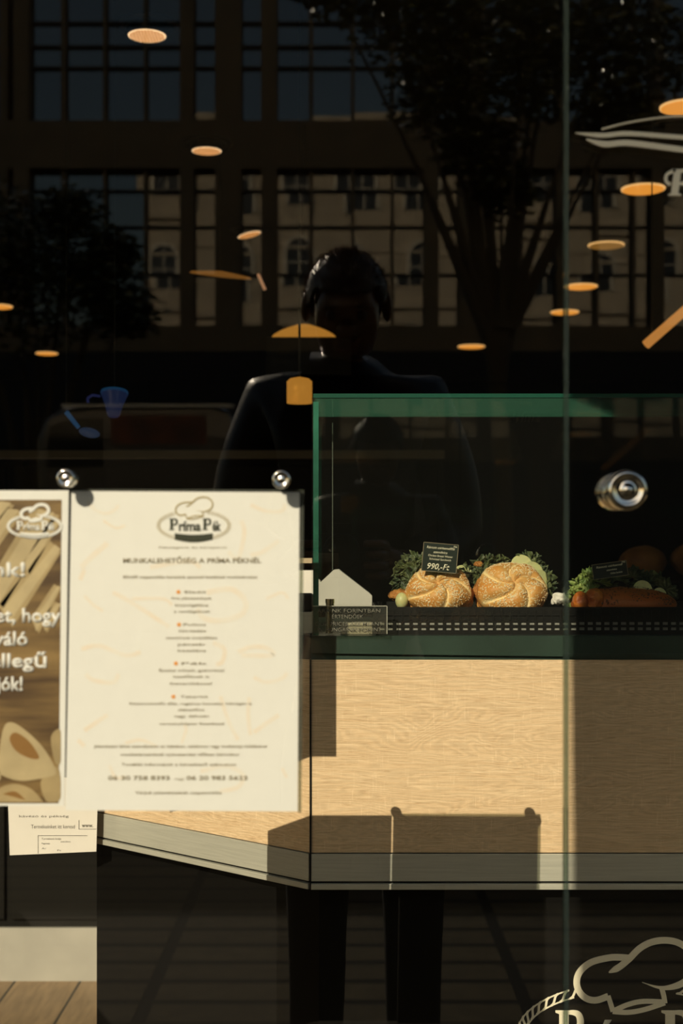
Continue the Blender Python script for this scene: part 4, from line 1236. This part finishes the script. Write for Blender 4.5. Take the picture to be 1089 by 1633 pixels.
# ------------------------------------------------------------------ street reflected in the window
FY = -28.0
YV = 2*PANEY - FY
def fx(px): return X(px, YV)
def fz(py): return Z(py, YV)
ob = thing('office_building', 'dark office building with tall gridded windows across the street', 'building', (0, FY, 0))
cols_ = [(-260, -210), (-200, -130), (-120, -60), (-50, 0), (12, 22), (46, 96), (103, 163), (168, 228), (233, 287), (309, 343), (385, 417), (442, 493), (499, 560), (566, 624), (629, 677), (700, 732), (776, 830), (836, 888), (905, 950), (957, 1010), (1016, 1040), (1060, 1110), (1116, 1170), (1176, 1230), (1250, 1330)]
M_fac = mat('brown facade stone', (.20, .14, .075), .8, noise_amt=.2, noise_scale=2)
bm = NB()
rows = [(-60, 192), (268, 519)]
# solid spandrels and piers, openings left free
box(bm, fx(-600), fx(1700), FY-.5, FY, fz(268), fz(192)); box(bm, fx(-600), fx(1700), FY-.5, FY, fz(560), fz(519)); box(bm, fx(-600), fx(1700), FY-.5, FY, fz(-60), fz(-60)+1.0)
prev = -600
for a, b in cols_ + [(1700, 1700)]:
    wd_ = a - prev
    dep = .0 if wd_ > 9 else .12
    for (t0, b0) in rows:
        box(bm, fx(prev), fx(a), FY-.5, FY-dep, fz(b0), fz(t0))
    prev = b
obj('facade_wall', bm, M_fac, ob)
bm = NB(); box(bm, fx(-600), fx(1700), FY-6, FY-.6, 0, fz(-60)+1.0); obj('core', bm, mat('dark interior', (.02, .02, .02), .8), ob)
M_mir = bpy.data.materials.new('tinted office panes')
nt, N, L = nodes_of(M_mir); b = N['Principled BSDF']
b.inputs['Base Color'].default_value = (.02, .03, .035, 1); b.inputs['Roughness'].default_value = .02
b.inputs['Metallic'].default_value = 0; b.inputs['Specular IOR Level'].default_value = 1; b.inputs['Coat Weight'].default_value = 1; b.inputs['Coat IOR'].default_value = 2.2; b.inputs['Coat Roughness'].default_value = 0
M_frame = mat('dark window bars', (.035, .028, .02), .6)
rnd = random.Random(11)
tr_up = [-20, 30, 68, 102]; tr_lo = [300, 358, 435]
for a, b_c in cols_:
    if b_c < -150 or a > 1250: continue
    for (t0, b0), trs in zip(rows, (tr_up, tr_lo)):
        bm = NB()
        ys = [t0] + [q for q in trs if t0 < q < b0] + [b0]
        for y in ys[1:-1]:
            box(bm, fx(a), fx(b_c), FY-.30, FY-.2, fz(y)-.02, fz(y)+.02)
        fr_ = obj('window_frame', bm, M_frame, ob)
        bm = NB()
        for y0_, y1_ in zip(ys, ys[1:]):
            x0_, x1_, z0_, z1_ = fx(a), fx(b_c), fz(y1_), fz(y0_)
            Mt = Matrix.Translation(((x0_+x1_)/2, FY-.33, (z0_+z1_)/2)) @ Matrix.Rotation(rnd.uniform(-.007, .007), 4, 'X') @ Matrix.Rotation(rnd.uniform(-.007, .007), 4, 'Z')
            box(bm, -(x1_-x0_)/2, (x1_-x0_)/2, -.01, .01, -(z1_-z0_)/2, (z1_-z0_)/2, M=Mt)
        obj('pane', bm, M_mir, fr_)
# street-level arcade, its deep shade put into a flat black wall
bm = NB(); box(bm, fx(-600), fx(1700), FY-.55, FY-.02, 0, fz(560)); obj('ground_floor', bm, mat('black arcade shade', (.010, .009, .008), .7), ob)

# cream building above the shop, seen twice reflected in the office panes
cb = thing('cream_building', 'cream stone building with arched windows above the shop', 'building', (0, PANEY, 3.4))
M_cs = mat('cream render', (.72, .60, .42), .8, noise_amt=.2, noise_scale=1.5)
M_dk = mat('dark window opening', (.03, .035, .04), .3)
bm = NB(); box(bm, -8.4, 16, PANEY+.02, PANEY+6, 3.4, 19.5)
obj('facade_wall', bm, M_cs, cb)
bm = NB()
for z in (3.4, 7.4, 11.2, 15.0, 19.3): box(bm, -8.6, 16.1, PANEY-.16, PANEY+.02, z, z+.28)
for z in (10.0, 13.8, 17.6): box(bm, -8.5, 16.05, PANEY-.06, PANEY+.02, z, z+.12)
obj('cornices', bm, M_cs, cb)
for zi, z in enumerate((4.6, 8.4, 12.2, 16.0)):
    for k in range(9):
        x = -7.2 + k*2.6
        bm = NB()
        pts = [(x-.5, z), (x+.5, z), (x+.5, z+1.5)] + [(x+.5*math.cos(a_*PI/10), z+1.5+.5*math.sin(a_*PI/10)) for a_ in range(1, 10)] + [(x-.5, z+1.5)]
        plate(bm, pts, PANEY-.005, PANEY+.03)
        wf = obj('window', bm, M_dk, cb)
        bm = NB(); ribbon(bm, [(x-.6, z), (x-.6, z+1.5)] + [(x-.6*math.cos(a_*PI/10), z+1.5+.6*math.sin(a_*PI/10)) for a_ in range(1, 10)] + [(x+.6, z+1.5), (x+.6, z)], .16, PANEY-.10, PANEY)
        box(bm, x-.03, x+.03, PANEY-.03, PANEY, z, z+1.9); box(bm, x-.5, x+.5, PANEY-.03, PANEY, z+1.0, z+1.05)
        obj('window_surround', bm, mat('pale surround', (.82, .74, .58), .7) if not bpy.data.materials.get('pale surround') else bpy.data.materials['pale surround'], wf)

# street trees
M_bark = mat('bark', (.05, .04, .025), .9, bump=.8, noise_scale=20)
M_leafs = mat('street tree leaves', (.07, .075, .02), .3, spec=.7, c2=(.03, .04, .012), noise_scale=3)
def tree(label, x, y, trunk_h, trunk_r, clumps, nleaf, seed, ls=.07):
    t = thing('street_tree', label, 'tree', (x, y, 0), 'trees on the street')
    rnd = random.Random(seed)
    S = Sk(); a = S.a((x, y, 0), trunk_r*1.05); b = S.a((x+.02, y, trunk_h*.5), trunk_r, a); c = S.a((x-.05, y, trunk_h), trunk_r*.85, b)
    for (cx, cy, cz, r) in clumps:
        m_ = S.a(((cx+x)/2, (cy+y)/2, (cz+trunk_h)/2+.1), trunk_r*.22, c); S.a((cx, cy, cz), trunk_r*.08, m_)
    obj('trunk', skin_mesh(S.v, S.e, 1), M_bark, t, smooth=True)
    bm = NB()
    for (cx, cy, cz, r) in clumps:
        for _ in range(nleaf):
            while True:
                n_ = Vector((rnd.uniform(-1, 1), rnd.uniform(-1, 1), rnd.uniform(-1, 1)))
                if n_.length < 1: break
            n_ *= .55+.45*rnd.random()
            p_ = Vector((cx, cy, cz)) + Vector((n_.x*r, n_.y*r, n_.z*r*.8))
            Mq = Matrix.Translation(p_) @ Matrix.Rotation(rnd.uniform(0, 6.3), 4, 'Z') @ Matrix.Rotation(rnd.uniform(-1.3, 1.3), 4, 'X')
            s_ = ls*rnd.uniform(.6, 1.3)
            vv = [bm.verts.new(Mq @ Vector(q_)) for q_ in ((-s_, 0, 0), (-s_*.2, -s_*.5, .1*s_), (s_, 0, 0), (-s_*.2, s_*.5, .1*s_))]
            bm.faces.new(vv)
    obj('foliage', bm, M_leafs, t, kind='stuff')
    return t
# unseen tree added so its trunk shadow ends the sunlit part of the counter
TL = 2.8
tree('unseen tall tree added as sun blocker, bare trunk behind the photographer', X(0, 1)*0 + (.333-.428*(2.1+TL)) + .213, -TL, 6.2, .23, [(-1.6, -3.0, 7.2, 1.1), (-.9, -3.4, 7.6, 1.1), (-2.2, -2.4, 7.6, 1.0)], 700, 1)
yv = 2*PANEY + 13.0
def ct_(px, py, r, dy=0): return (X(px, yv), -13.0+dy, Z(py, yv), r)
tree('leafy tree on the far pavement, right half of the reflection', X(800, yv), -13.0, 3.4, .12,
     [ct_(600, -20, .8), ct_(680, 60, .9), ct_(760, 40, 1.0), ct_(700, 150, .7), ct_(820, 160, .8, .5), ct_(760, 230, .55), ct_(860, 60, .9), ct_(800, 300, .5), ct_(960, 60, 1.0), ct_(1040, 100, 1.0), ct_(520, -30, .5), ct_(900, -60, 1.2), ct_(980, 180, .6), ct_(690, -60, 1.0)], 900, 2, .065)
yv = 2*PANEY + 18.0
def ct_(px, py, r, dy=0): return (X(px, yv), -18.0+dy, Z(py, yv), r*1.3)
tree('dense low tree on the far pavement, left side of the reflection', X(60, yv), -18.0, 1.6, .15,
     [ct_(100, 420, .9), ct_(20, 380, .9), ct_(160, 440, .6), ct_(60, 490, 1.0), ct_(180, 400, .35), ct_(-60, 400, 1.0), ct_(110, 340, .45), ct_(200, 500, .5)], 1300, 4, .065)

# delivery van on the far side
t = thing('delivery_van', 'dark delivery van parked across the pavement, seen only in the reflection', 'van', (-2.05, -11.4, 0))
vy = -11.4; V_ = 2*PANEY - vy
def vx(px): return X(px, V_)
def vz(py): return Z(py, V_)
bm = NB()
prof = [(vx(62), .45), (vx(60), vz(700)), (vx(72), vz(665)), (vx(100), vz(650)), (vx(150), vz(646)), (vx(340), vz(644)), (vx(368), vz(655)), (vx(376), vz(700)), (vx(378), .45)]
plate(bm, prof, vy, vy-4.5); obj('body', bm, mat('van paint', (.06, .06, .055), .25, coat=1), t, bevel=.05)
bm = NB(); plate(bm, [(vx(75), vz(745)), (vx(80), vz(680)), (vx(120), vz(668)), (vx(165), vz(668)), (vx(165), vz(745))], vy+.0, vy+.02); obj('windscreen', bm, mat('van glass', (.01, .012, .012), .05), t)
bm = NB(); box(bm, vx(178), vx(330), vy, vy+.02, vz(708), vz(662)); obj('side_graphic', bm, mat('rusty red panel', (.20, .06, .03), .5, c2=(.06, .03, .02), noise_scale=3), t)
bm = NB(); box(bm, vx(100), vx(374), vy-.02, vy+.05, vz(650), vz(645)); obj('roof_rail', bm, mat('pale rail', (.55, .55, .5), .3), t)
for xx in (vx(105), vx(335)):
    for yy in (vy-.1, vy-3.8):
        bm = NB(); tube(bm, (xx-.12, yy-.35, .34), (xx+.12, yy-.35, .34), .34, seg=32); obj('wheel', bm, M_black, t)
